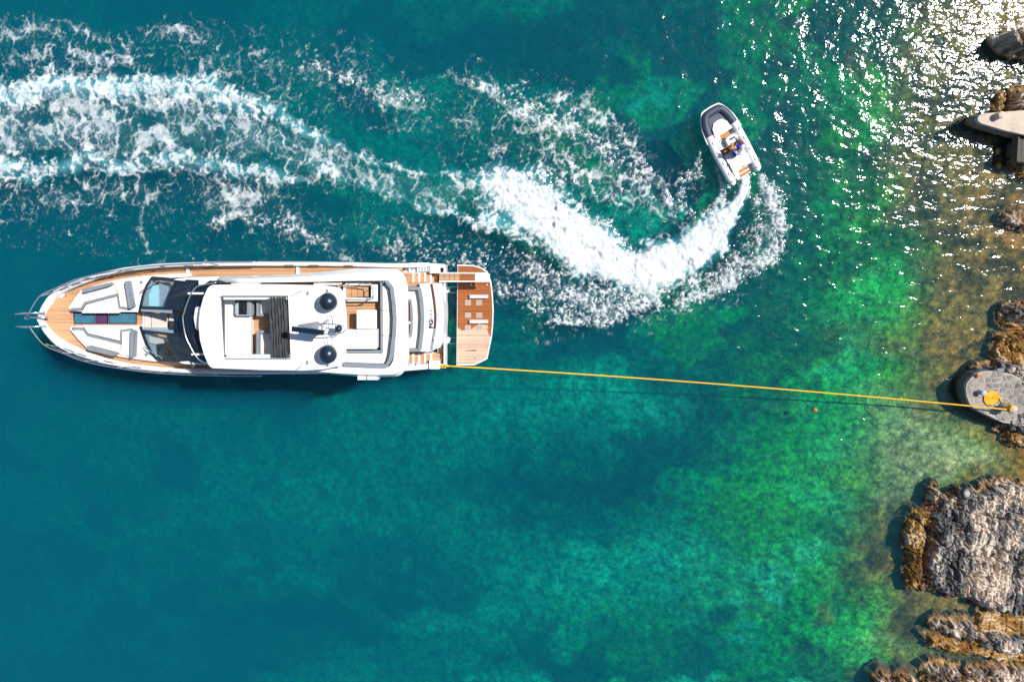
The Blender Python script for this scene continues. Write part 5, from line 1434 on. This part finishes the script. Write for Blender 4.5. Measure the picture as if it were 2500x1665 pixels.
def block(name, poly, z0, z1, mat, parent, rnd, rough=0.05, tilt=0.06, bev=0.07, sm=False):
    """a broken stone: irregular foot, bevelled shoulders, uneven top"""
    n = len(poly)
    cx_, cy_ = sum(p_[0] for p_ in poly) / n, sum(p_[1] for p_ in poly) / n
    pp = []
    for i in range(n):
        a, b = poly[i], poly[(i + 1) % n]
        L = math.dist(a, b); m = max(1, min(4, int(L / 0.22)))
        for t in range(m):
            f = t / m
            j = 0 if t == 0 else rough * 0.7
            pp.append((a[0] + (b[0] - a[0]) * f + rnd.uniform(-j, j), a[1] + (b[1] - a[1]) * f + rnd.uniform(-j, j)))
    n = len(pp)
    tx, ty = rnd.uniform(-tilt, tilt), rnd.uniform(-tilt, tilt)
    bm = bmesh.new()
    def ring(f, dz, jit):
        r_ = []
        for x, y in pp:
            xx, yy = cx_ + (x - cx_) * f, cy_ + (y - cy_) * f
            zz_ = dz if dz == z0 else dz + tx * (xx - cx_) / 0.5 * 1.0 + ty * (yy - cy_) / 0.5 + rnd.uniform(-jit, jit)
            r_.append(bm.verts.new((xx, yy, zz_)))
        return r_
    size = max(0.12, max(math.dist((cx_, cy_), q) for q in pp))
    b_ = min(0.35, bev / size)
    r0 = ring(1.06, z0, 0); r1 = ring(1.0, z1 - bev * 1.3, rough); r2 = ring(1 - b_, z1 - bev * 0.25, rough); r3 = ring(0.55, z1, rough * 1.3)
    c_ = bm.verts.new((cx_ + rnd.uniform(-.03, .03), cy_ + rnd.uniform(-.03, .03), z1 + rnd.uniform(-rough, rough)))
    for A, B_ in ((r0, r1), (r1, r2), (r2, r3)):
        for i in range(n):
            j = (i + 1) % n
            bm.faces.new((A[i], A[j], B_[j], B_[i]))
    for i in range(n): bm.faces.new((r3[i], r3[(i + 1) % n], c_))
    bm.faces.new(r0[::-1])
    return bm_obj(name, bm, mat, parent, sm)

def seg_dist(X, Y, poly):
    """signed distance to a polygon, positive inside"""
    d = np.full(X.shape, 1e9); ins = np.zeros(X.shape, bool)
    n = len(poly)
    for i in range(n):
        x0, y0 = poly[i]; x1, y1 = poly[(i + 1) % n]
        dx, dy = x1 - x0, y1 - y0
        t = np.clip(((X - x0) * dx + (Y - y0) * dy) / (dx * dx + dy * dy + 1e-12), 0, 1)
        d = np.minimum(d, np.hypot(X - x0 - t * dx, Y - y0 - t * dy))
        if abs(dy) > 1e-9:
            ins ^= ((y0 > Y) != (y1 > Y)) & (X < dx * (Y - y0) / dy + x0)
    return np.where(ins, d, -d)

DBG = False
def connected(lab):
    """relabel so that every label is one connected patch; scraps join their neighbour"""
    for sweep in range(2):
        ny, nx = lab.shape
        comp = np.arange(lab.size).reshape(lab.shape)
        for it in range(400):
            old = comp.copy()
            for ax_ in (0, 1):
                for d in (1, -1):
                    sh_ = np.roll(comp, d, ax_); sl = np.roll(lab, d, ax_)
                    ok = (sl == lab)
                    if ax_ == 0: ok[0 if d == 1 else -1, :] = False
                    else: ok[:, 0 if d == 1 else -1] = False
                    comp = np.where(ok, np.minimum(comp, sh_), comp)
            comp = comp.ravel()[comp]
            if (comp == old).all(): break
        comp = np.where(lab == -2, -2, comp)
        ids, cn = np.unique(comp, return_counts=True)
        tiny = np.isin(comp, ids[cn < 90]) & (comp != -2)
        if not tiny.any(): return comp
        # grow the large patches over the scraps
        lab = np.where(tiny, -3, comp)
        for it in range(60):
            if not (lab == -3).any(): break
            for ax_ in (0, 1):
                for d in (1, -1):
                    sl = np.roll(lab, d, ax_)
                    lab = np.where((lab == -3) & (sl >= 0), sl, lab)
        lab = np.where(lab == -3, 0, lab)
    return lab

def outcrop(label, outline_px, z_top, cell, stretch, rot, mats, seed, gap=0.05, zvar=0.25, name='shore_rock', group=None, base_drop=0.45, hmap=None, creamy=None):
    """a fissured limestone ledge: strata and joints cut into its relief, each joint-bounded slab a part"""
    w = [P2(a, b, z_top * 0.7) for a, b in outline_px]
    xs = [q[0] for q in w]; ys = [q[1] for q in w]
    cx_, cy_ = sum(xs) / len(xs), sum(ys) / len(ys)
    root = empty(name, (cx_, cy_, 0), world_parts=True)
    tag(root, label, 'rock', group)
    st_ = 0.034
    ax, ay = np.arange(min(xs) - 0.45, min(max(xs), 28.0) + 0.45, st_), np.arange(max(min(ys), -20) - 0.45, max(ys) + 0.45, st_)
    X, Y = np.meshgrid(ax, ay)
    wob = 0.55 * (fbm(X * 1.3, Y * 1.3, seed, 4, 0.6) - 0.5) + 0.24 * (fbm(X * 5, Y * 5, seed + 1, 3) - 0.5)
    sd = seg_dist(X, Y, w) + wob * min(1.0, z_top * 1.6)
    c, s = math.cos(rot), math.sin(rot)
    U = (X - cx_) * c + (Y - cy_) * s; V = -(X - cx_) * s + (Y - cy_) * c
    U = U + 0.45 * cell * (fbm(U * 0.9, V * 0.45, seed + 2, 3) - 0.5) + 0.07 * (fbm(X * 4, Y * 4, seed + 3, 3) - 0.5)
    V = V + 0.35 * (fbm(U * 1.2, V * 0.8, seed + 4, 3) - 0.5)
    d1, d2, id1 = cells(U / (cell * 1.5), V / (cell * 1.5 * stretch), seed)                 # slabs
    g1, g2, id2 = cells(U / (cell * 0.50), V / (cell * 0.50 * stretch * 1.3), seed + 40)      # splinters
    k1, k2, id3 = cells(X / 0.11, Y / 0.14, seed + 80)                                        # chips
    big = fbm(X * 0.55, Y * 0.55, seed + 5, 3) - 0.5
    h = np.full(X.shape, float(z_top))
    if hmap: h = z_top * np.interp(X, hmap[0], hmap[1])
    # long upright strata, broken by cross joints into plates of uneven height
    ln1 = fbm(U / (cell * 0.62), V / (cell * 0.62 * stretch * 2.2), seed + 11, 3, 0.6)
    ln2 = fbm(U / (cell * 0.24), V / (cell * 0.24 * stretch * 2.6), seed + 12, 3, 0.6)
    j1, j2, idj = cells(U / (cell * 4.0), V / (cell * 1.9), seed + 13)
    rag = fbm(X * 5.0, Y * 4.0, seed + 6, 5, 0.68)
    m_ = min(1.0, z_top * 1.5)
    h = h + zvar * (0.8 * big + 0.35 * (id1 - 0.5) + 0.35 * (ln1 - 0.5) + 0.45 * (idj - 0.5))
    h = h + m_ * (0.16 * (ln2 - 0.5) + 0.16 * (rag - 0.5) + 0.03 * (id3 - 0.5))
    wide = 0.25 + 1.5 * fbm(X * 1.1, Y * 1.1, seed + 7, 2)
    dk1 = np.exp(-((d2 - d1) / (0.06 * wide)) ** 2); dk2 = np.exp(-((ln1 - 0.5) / (0.020 * wide)) ** 2); dk3 = np.exp(-((j2 - j1) / (0.035 * wide)) ** 2)
    dk4 = np.exp(-((ln2 - 0.47) / (0.030 * wide)) ** 2)
    patchy = smooth(0.36, 0.58, fbm(X * 0.9, Y * 0.9, seed + 14, 3))
    h = h - min(0.6, z_top * 0.8) * np.maximum.reduce([dk1 * (0.15 + 0.7 * patchy), dk2 * (0.35 + 0.65 * patchy), dk3 * 0.9, dk4 * 0.55])
    pits = smooth(0.60, 0.68, fbm(X * 2.6, Y * 1.6, seed + 8, 4))
    h = h - 0.30 * z_top * pits
    sdr = sd + 0.34 * (rag - 0.5)
    fall = 0.42 * smooth(-0.26, -0.16, sdr) + 0.58 * smooth(0.0, 0.10 + 0.05 * z_top, sdr)
    foot = -0.12 - np.clip(-sd, 0, 2) * 0.9
    h = foot + (h - foot) * fall
    keep = sd > -0.40
    if DBG: print('ROCK', label[:40], [round(float(q), 2) for q in (X.min(), X.max(), Y.min(), Y.max(), sd.max(), h.max(), (h > 0.05).mean())])
    # tone: cream where weather has bleached it, grey and black elsewhere, per splinter
    cr = 0.22 * (id2 - 0.5) + 0.25 * (id1 - 0.5) + 1.1 * (ln2 - 0.5) + 1.7 * (fbm(X * 0.9, Y * 0.9, seed + 9, 5, 0.6) - 0.5) + 0.45
    if creamy: cr = cr + np.interp(X, creamy[0], creamy[1])
    ny, nx = X.shape
    fid = (np.floor(id1 * 997)).astype(int)
    fk = keep[:-1, :-1] & keep[1:, :-1] & keep[:-1, 1:] & keep[1:, 1:]
    idx = np.arange(nx * ny).reshape(ny, nx)
    Q = np.stack([idx[:-1, :-1], idx[:-1, 1:], idx[1:, 1:], idx[1:, :-1]], -1)
    cid_ = fid[:-1, :-1]
    flat = np.stack([X.ravel(), Y.ravel(), h.ravel()], -1).astype(np.float32)
    tone = cr.ravel().astype(np.float32)
    ids, counts = np.unique(cid_[fk], return_counts=True)
    cid_ = connected(np.where(fk, cid_, -2))
    lab = cid_
    for i_ in np.unique(lab[fk]):
        q = Q[fk & (lab == i_)]
        u_, inv = np.unique(q.ravel(), return_inverse=True)
        me = bpy.data.meshes.new('rock_slab')
        me.vertices.add(len(u_)); me.vertices.foreach_set('co', flat[u_].ravel())
        me.loops.add(q.size); me.loops.foreach_set('vertex_index', inv.ravel().astype(np.int32))
        me.polygons.add(len(q)); me.polygons.foreach_set('loop_start', np.arange(0, q.size, 4, dtype=np.int32)); me.polygons.foreach_set('loop_total', np.full(len(q), 4, np.int32))
        me.update()
        a_ = me.attributes.new('tone', 'FLOAT', 'POINT'); a_.data.foreach_set('value', tone[u_])
        link('rock_slab', me, mats[0], root)
    return root

# main striped ledge, lower right
east = ([19.5, 21, 23, 25, 30], [0.62, 0.9, 1.0, 1.1, 1.2])
outcrop('large grey and cream layered rock ledge with upright cracks, right below the tyre', [(2283, 1232), (2300, 1215), (2345, 1210), (2400, 1205), (2425, 1185), (2470, 1180), (2560, 1185), (2640, 1200), (2640, 1500), (2560, 1500), (2480, 1497), (2400, 1488), (2385, 1462), (2330, 1458), (2285, 1450), (2262, 1440), (2268, 1390), (2275, 1350), (2290, 1300), (2280, 1262)], 0.62, 0.34, 3.0, -0.08, [M_ROCKG, M_ROCKG, M_ROCKC], 11, gap=0.045, zvar=0.26, hmap=east, creamy=([20.5, 22.3, 23.4], [-0.12, 0.05, 0.36]))
outcrop('low ochre reef strip standing in the water beside the layered ledge', [(2222, 1280), (2240, 1255), (2262, 1248), (2268, 1262), (2256, 1300), (2258, 1340), (2255, 1390), (2252, 1430), (2240, 1443), (2220, 1440), (2215, 1410), (2217, 1360), (2212, 1320)], 0.42, 0.34, 1.7, -0.1, [M_ROCKO, M_ROCKO, M_ROCKC], 12, gap=0.03, zvar=0.16, base_drop=0.22)
outcrop('thin pale finger of rock pointing out from the layered ledge', [(2284, 1196), (2290, 1188), (2298, 1191), (2297, 1205), (2288, 1240), (2284, 1258), (2274, 1250), (2276, 1235)], 0.5, 0.24, 1.3, -0.2, [M_ROCKC], 13, gap=0.02, zvar=0.12, base_drop=0.2)
outcrop('grey blocky rock with ochre foot in the cove below the layered ledge', [(2282, 1525), (2300, 1515), (2330, 1518), (2370, 1515), (2385, 1530), (2388, 1560), (2370, 1562), (2330, 1555), (2300, 1545)], 0.50, 0.42, 1.4, 0.15, [M_ROCKG, M_ROCKC], 14, gap=0.04, zvar=0.14, base_drop=0.25)
outcrop('flat ochre shelf of wet rock in the cove below the layered ledge', [(2258, 1550), (2275, 1575), (2320, 1594), (2380, 1600), (2430, 1612), (2520, 1622), (2640, 1630), (2640, 1503), (2520, 1499), (2440, 1491), (2390, 1493), (2392, 1562), (2340, 1564), (2300, 1550)], 0.30, 0.40, 1.9, -1.40, [M_ROCKO, M_ROCKO, M_ROCKC], 15, gap=0.03, zvar=0.12, base_drop=0.16)
outcrop('row of grey square boulders above the ochre shelf at the picture edge', [(2393, 1555), (2420, 1548), (2470, 1552), (2560, 1556), (2640, 1560), (2640, 1606), (2540, 1600), (2480, 1595), (2420, 1585), (2395, 1575)], 0.62, 0.46, 1.2, 0.05, [M_ROCKG, M_ROCKG, M_ROCKC], 16, gap=0.07, zvar=0.16, base_drop=0.4)
outcrop('cream rock shelf cut off by the bottom edge of the picture, widest of its row', [(2366, 1642), (2400, 1632), (2470, 1626), (2560, 1640), (2640, 1640), (2640, 1760), (2340, 1760), (2350, 1680)], 0.46, 0.36, 1.5, -0.15, [M_ROCKC, M_ROCKG], 17, gap=0.05, zvar=0.2)
outcrop('cream rock with upright splits cut off by the bottom edge of the picture', [(2262, 1640), (2285, 1622), (2320, 1626), (2345, 1632), (2342, 1665), (2340, 1750), (2262, 1750), (2266, 1690)], 0.48, 0.34, 1.6, -0.1, [M_ROCKC, M_ROCKG], 18, gap=0.05, zvar=0.2)
outcrop('small brown rock at the bottom edge, second from the open water', [(2196, 1652), (2215, 1640), (2240, 1648), (2242, 1700), (2225, 1740), (2190, 1740)], 0.36, 0.34, 1.3, 0.1, [M_ROCKC, M_ROCKO], 19, gap=0.05, zvar=0.15)
outcrop('small dark rock at the bottom edge, nearest to the open water', [(2138, 1655), (2155, 1644), (2175, 1650), (2180, 1700), (2160, 1740), (2130, 1730)], 0.34, 0.34, 1.2, 0.2, [M_ROCKC, M_ROCKG], 20, gap=0.05, zvar=0.15)
# rocks north of the pier
outcrop('wet ochre boulders spread along the shore just above the round pier', [(2432, 845), (2445, 822), (2480, 812), (2530, 815), (2640, 820), (2640, 905), (2540, 900), (2470, 900), (2440, 888), (2425, 875)], 0.38, 0.55, 1.1, 0.3, [M_ROCKO, M_ROCKO, M_ROCKC], 21, gap=0.05, zvar=0.16, base_drop=0.2)
outcrop('single pale block of rock on the shore above the ochre boulders', [(2468, 752), (2478, 748), (2530, 746), (2535, 790), (2495, 792), (2472, 783)], 0.7, 0.62, 1.3, 0.1, [M_ROCKC], 22, gap=0.02, zvar=0.08, base_drop=0.2)
outcrop('flat ochre stone at the waterline below the pale rock block', [(2442, 770), (2455, 756), (2466, 768), (2470, 786), (2500, 796), (2560, 796), (2560, 812), (2480, 806), (2445, 790)], 0.28, 0.5, 1.2, 0.1, [M_ROCKO], 23, gap=0.03, zvar=0.08, base_drop=0.12)
outcrop('whitish rounded rock awash at the picture edge between quay and pier', [(2455, 522), (2470, 510), (2510, 508), (2560, 512), (2560, 556), (2500, 554), (2462, 545)], 0.36, 0.7, 1.1, 0.0, [M_ROCKC], 24, gap=0.015, zvar=0.06, base_drop=0.15)
outcrop('tangle of grey rubble rocks joining the round pier to the land', [(2395, 903), (2420, 888), (2450, 886), (2475, 890), (2520, 884), (2640, 890), (2640, 1060), (2540, 1075), (2480, 1060), (2450, 1042), (2466, 1015), (2488, 1000), (2490, 960), (2482, 935), (2466, 918), (2430, 908)], 0.70, 0.38, 1.05, 0.4, [M_ROCKG, M_ROCKC, M_ROCKG], 25, gap=0.06, zvar=0.35, base_drop=0.5)
outcrop('low brown stones in the shallows just under the round pier', [(2455, 1050), (2490, 1062), (2560, 1075), (2560, 1100), (2490, 1092), (2462, 1075)], 0.34, 0.4, 1.1, 0.2, [M_ROCKO, M_ROCKG], 26, gap=0.06, zvar=0.12, base_drop=0.15)
outcrop('dark undercut boulder with pale flat top near the top corner of the shore', [(2452, 92), (2466, 78), (2490, 72), (2580, 74), (2580, 130), (2500, 124), (2470, 112)], 1.25, 0.9, 1.3, 0.1, [M_ROCKC, M_ROCKG], 27, gap=0.02, zvar=0.12, base_drop=0.3)
outcrop('pale rough rock behind the quay slab at the picture edge', [(2474, 222), (2490, 214), (2560, 216), (2560, 268), (2478, 268)], 0.62, 0.7, 1.2, 0.1, [M_ROCKC], 28, gap=0.02, zvar=0.10, base_drop=0.2)
outcrop('orange stained block in the water behind the rounded quay tip', [(2432, 232), (2440, 224), (2453, 226), (2455, 262), (2448, 276), (2428, 276), (2426, 256)], 0.30, 0.6, 1.3, 0.1, [M_ROCKO], 29, gap=0.015, zvar=0.06, base_drop=0.14)
outcrop('brown rubble below the timber quay frame at the picture edge', [(2478, 372), (2500, 366), (2560, 366), (2560, 440), (2500, 428), (2480, 405)], 0.4, 0.42, 1.1, 0.2, [M_ROCKO, M_ROCKG], 30, gap=0.05, zvar=0.2, base_drop=0.25)
for a_, b_, lab in ((2438.5, 370, 'small orange stone at the waterline under the quay tip, upper of two'), (2441, 403, 'small orange stone at the waterline under the quay tip, lower of two')):
    c = P(a_, b_, 0.12); rnd = random.Random(int(a_ * 7))
    pl_ = [(c.x + (0.13 + rnd.uniform(-.02, .03)) * math.cos(t), c.y + (0.17 + rnd.uniform(-.03, .03)) * math.sin(t)) for t in np.linspace(0, 2 * math.pi, 8)[:-1]]
    o = block('waterline_stone', pl_, -0.4, 0.14, M_ROCKPO, None, rnd, rough=0.02, bev=0.06, sm=True); tag(o, lab, 'stone')

# ---- round stone pier
ZQ = 0.72
top = [(2448, 1031), (2423, 1019), (2396, 1006), (2376, 995), (2367, 984), (2360.5, 967), (2358.5, 947), (2361, 936), (2369, 925), (2381, 914), (2396, 908), (2428, 906), (2472, 914), (2500, 930), (2560, 940), (2560, 1050)]
tw = pts(top, ZQ)
pc = (sum(q[0] for q in tw) / len(tw), sum(q[1] for q in tw) / len(tw))
pier = empty('stone_pier', (pc[0], pc[1], 0), world_parts=True)
tag(pier, 'round-ended stone pier with mortared grey paving under the yellow rope coil', 'pier')
bm = bmesh.new()
n = len(tw)
tws = [Vector((a, b)) for a, b in tw]
def swell(f): return [(pc[0] + (v.x - pc[0]) * f, pc[1] + (v.y - pc[1]) * f) for v in tws]
rings = [[bm.verts.new((x, y, z)) for x, y in swell(f)] for f, z in ((1.12, -1.2), (1.07, -0.02), (1.05, 0.18), (1.025, 0.42), (1.01, ZQ - 0.06), (1.0, ZQ))]
for A, B_ in zip(rings[:-1], rings[1:]):
    for i in range(n): bm.faces.new((A[i], A[(i + 1) % n], B_[(i + 1) % n], B_[i]))
bm.faces.new(rings[-1])
kq = NT('pier_concrete')
p = kq.pos(); z = kq.n('ShaderNodeSeparateXYZ', {0: p}).outputs[2]
n1 = kq.noise(p, 4, 5, 0.7)
zz = kq.math('ADD', z, kq.math('MULTIPLY', kq.math('SUBTRACT', n1, 0.5), 0.25))
colq = kq.ramp(zz, [(0.0, (0.05, 0.035, 0.015)), (0.16, (0.10, 0.065, 0.03)), (0.24, (0.09, 0.115, 0.125)), (0.5, (0.10, 0.11, 0.12)), (0.62, (0.40, 0.35, 0.30)), (0.75, (0.50, 0.44, 0.38))])
b = kq.bsdf(Base_Color=colq, Roughness=0.85); kq.put(b.inputs['Normal'], kq.bump(kq.noise(p, 18, 4, 0.7), 0.5, 0.03))
bm_obj('pier_body', bm, kq.m, pier)
rnd = random.Random(5)
x0, x1 = min(q[0] for q in tw), max(q[0] for q in tw); y0, y1 = min(q[1] for q in tw), max(q[1] for q in tw)
bm = bmesh.new(); prism(bm, [(pc[0] + (v.x - pc[0]) * 0.965, pc[1] + (v.y - pc[1]) * 0.965) for v in tws], ZQ - 0.03, ZQ + 0.008); bm_obj('mortar_bed', bm, M_MORTAR, pier)
seeds = []
u = x0
while u < x1:
    v = y0
    while v < y1:
        seeds.append((u + rnd.uniform(-.16, .16), v + rnd.uniform(-.16, .16))); v += 0.27
    u += 0.27
shr = [(pc[0] + (v.x - pc[0]) * 0.93, pc[1] + (v.y - pc[1]) * 0.93) for v in tws]
for sd_, poly in voro(seeds, 0.36, 0.03):
    if inside(sd_, shr) and not (sd_[0] < P(2405, 960, ZQ).x and rnd.random() < 0.55):
        sc2 = rnd.uniform(0.8, 1.02)
        cxx, cyy = sum(q[0] for q in poly) / len(poly), sum(q[1] for q in poly) / len(poly)
        poly = [(cxx + (x - cxx) * sc2 * rnd.uniform(0.9, 1.03), cyy + (y - cyy) * sc2 * rnd.uniform(0.9, 1.03)) for x, y in poly]
        block('paving_stone', poly, ZQ - 0.03, ZQ + 0.018 + rnd.uniform(0, 0.012), M_PAVE, pier, rnd, rough=0.004, tilt=0.006, bev=0.012)
# small bollard, large bollard with rope turns, coil
def bollard(px_, py_, h_, r_, mat, label, zb, cap=True):
    c = P(px_, py_, zb + h_)
    o = empty('mooring_bollard', (c.x, c.y, zb)); tag(o, label, 'bollard')
    bm = bmesh.new(); lathe(bm, [(r_ * 1.25, -0.05), (r_ * 1.2, 0.04), (r_ * 0.9, 0.08), (r_ * 0.88, h_ * 0.72)], 20); bm_obj('post', bm, mat, o, True)
    bm = bmesh.new(); lathe(bm, [(r_ * 0.9, h_ * 0.72), (r_ * 1.15, h_ * 0.80), (r_ * 1.15, h_ * 0.93), (r_ * 0.9, h_), (0, h_ + 0.01)], 20); bm_obj('cap', bm, mat, o, True)
    return o, c
M_BOL = simple('grey_cast_iron', (0.40, 0.40, 0.42), 0.6, var=0.15, scale=12, bump=0.3)
bollard(2403.5, 960, 0.34, 0.12, M_BOL, 'short grey bollard beside the yellow rope coil on the pier', ZQ)
o, c = bollard(2476.5, 1000.5, 0.72, 0.155, M_BOL, 'tall grey bollard wrapped with yellow rope on the pier', ZQ)
bm = bmesh.new()
hel = [(c.x + 0.175 * math.cos(t), c.y + 0.175 * math.sin(t), ZQ + 0.36 + 0.03 * t / 2) for t in np.linspace(2.6, 2.6 + 2 * math.pi * 3.2, 70)]
tube(bm, hel, 0.034, 8); bm_obj('rope_turns', bm, M_ROPE, rope, True)
slabw = lambda nm, lst, z0, z1, mat, par: (lambda bm: (prism(bm, pts(lst, z1), z0, z1), bm_obj(nm, bm, mat, par, False, 0.02))[1])(bmesh.new())
slabw('concrete_plinth', [(2453, 992), (2467, 987), (2470, 1003), (2456, 1001)], ZQ, ZQ + 0.22, M_BOL, pier)
cc = P(2420.5, 972, ZQ + 0.06)
bm = bmesh.new()
sp_ = []
for i in range(420):
    t = i / 419; an = t * 2 * math.pi * 6.5 + 1.2; rr_ = 0.025 + 0.325 * t
    sp_.append((cc.x + rr_ * math.cos(an), cc.y + rr_ * math.sin(an), ZQ + 0.055 + 0.004 * math.sin(an * 3)))
tube(bm, sp_, 0.030, 6)
coil = bm_obj('rope_coil', bm, M_ROPE, None, True); tag(coil, 'flat round coil of yellow rope lying on the stone pier', 'rope coil')
bm = bmesh.new(); e_ = sp_[-1]
tail = [P(2438, 962, ZQ + 0.06), P(2441, 974, ZQ + 0.05), P(2447, 982, ZQ + 0.06), P(2458, 986, ZQ + 0.25), P(2466, 989.5, ZQ + 0.42), P(2476, 993, ZQ + 0.46)]
tube(bm, [Vector(v) for v in catmull([tuple(v) for v in tail], 5)], 0.032, 8); bm_obj('rope_tail', bm, M_ROPE, coil, True)
c2 = P(2389, 917.5, ZQ + 0.1)
bm = bmesh.new(); lathe(bm, [(0.07, ZQ), (0.09, ZQ + 0.05), (0.085, ZQ + 0.13), (0.05, ZQ + 0.17), (0.05, ZQ + 0.12), (0, ZQ + 0.11)], 16, c2.x, c2.y)
o = bm_obj('orange_pot', bm, M_ORANGE, None, True); tag(o, 'small orange pot standing on the rim of the round pier', 'pot')

# ---- quay slab with its bollard, and timber frame
ZS = 1.0
qs = [(2387, 289), (2391.5, 281.5), (2404, 277.5), (2440, 274.6), (2500, 270), (2600, 264), (2600, 350), (2500, 329), (2494, 328), (2455, 319.5), (2398, 302.5), (2389, 297)]
quay = empty('quay_slab', (P(2450, 295, 0).x, P(2450, 295, 0).y, 0), world_parts=True)
tag(quay, 'pale pointed stone quay slab jutting from the shore into glittering water', 'quay', kind='thing')
slab('slab_top', qs, ZS - 0.22, ZS, M_QUAY, quay, bevel=0.03, segs=2)
qsw = pts(qs, ZS - 0.2); qc = (sum(q[0] for q in qsw) / len(qsw), sum(q[1] for q in qsw) / len(qsw))
bm = bmesh.new(); lo = [bm.verts.new((qc[0] + (x - qc[0]) * 1.06, qc[1] + (y - qc[1]) * 1.12, -0.8)) for x, y in qsw]; mi = [bm.verts.new((qc[0] + (x - qc[0]) * 1.045 + random.uniform(-.04, .04), qc[1] + (y - qc[1]) * 1.08, 0.25)) for x, y in qsw]; hi = [bm.verts.new((qc[0] + (x - qc[0]) * 0.98, qc[1] + (y - qc[1]) * 0.97, ZS - 0.22)) for x, y in qsw]
for A, B_ in ((lo, mi), (mi, hi)):
    for i in range(len(A)): bm.faces.new((A[i], A[(i + 1) % len(A)], B_[(i + 1) % len(A)], B_[i]))
bm.faces.new(hi); bm_obj('slab_foot', bm, M_ROCKP, quay)
bollard(2446, 281, 0.30, 0.14, M_QUAY, 'low pale stone bollard on the pointed quay slab', ZS)
fr = empty('timber_frame', (P(2492, 360, 0).x, P(2492, 360, 0).y, 0), world_parts=True)
tag(fr, 'dark weathered timber quay frame beneath the pointed quay slab', 'frame')
for i in range(4):
    slab('plank', [(2487 + i * 9, 338), (2494.5 + i * 9, 336), (2494.5 + i * 9, 394), (2485 + i * 9, 392)], 0.45, 0.72 + 0.01 * i, M_WOODG, fr)
slab('edge_beam', [(2484, 390), (2540, 398), (2540, 403), (2483, 395)], 0.40, 0.80, M_WOODG, fr)
slab('edge_beam', [(2489, 334), (2485, 392), (2482.5, 392), (2486.5, 334)], 0.40, 0.82, M_WOODG, fr)
for a_, b_ in ((2478, 345), (2472, 350)):
    slab('pile', [(a_, b_), (a_ + 6, b_ - 2), (a_ + 3, b_ + 32), (a_ - 3, b_ + 33)], -0.8, 0.35, M_WOODG, fr)

# ---- old tyre on the rocks
c = P(2362, 1205, 0.6)
ty = empty('old_tyre', (c.x, c.y, 0.56)); ty.rotation_euler = (R(-14), R(10), 0)
tag(ty, 'worn black car tyre lying on the rocks at the head of the ledge', 'tyre')
bm = bmesh.new()
pr = [(0.17, -0.07), (0.24, -0.10), (0.29, -0.085), (0.305, -0.04), (0.305, 0.04), (0.29, 0.085), (0.24, 0.10), (0.17, 0.07)]
rg = [[bm.verts.new((r_ * math.cos(a_), r_ * math.sin(a_), z_)) for r_, z_ in pr] for a_ in np.linspace(0, 2 * math.pi, 33)[:-1]]
for i in range(32):
    A, B_ = rg[i], rg[(i + 1) % 32]
    for j in range(len(pr)): bm.faces.new((A[j], A[(j + 1) % len(pr)], B_[(j + 1) % len(pr)], B_[j]))
bm_obj('tread', bm, M_RUBBER, ty, True)
bm = bmesh.new(); tube(bm, [(0.205 * math.cos(a_), 0.205 * math.sin(a_), 0.088) for a_ in np.linspace(0, 2 * math.pi, 33)[:-1]], 0.008, 6, closed=True); bm_obj('bead', bm, M_ALU, ty, True)
bm = bmesh.new(); lathe(bm, [(0.172, -0.05), (0.172, 0.03), (0.10, 0.045), (0.04, 0.03), (0, 0.04)], 20); bm_obj('hub_filling', bm, M_MORTAR, ty, False)
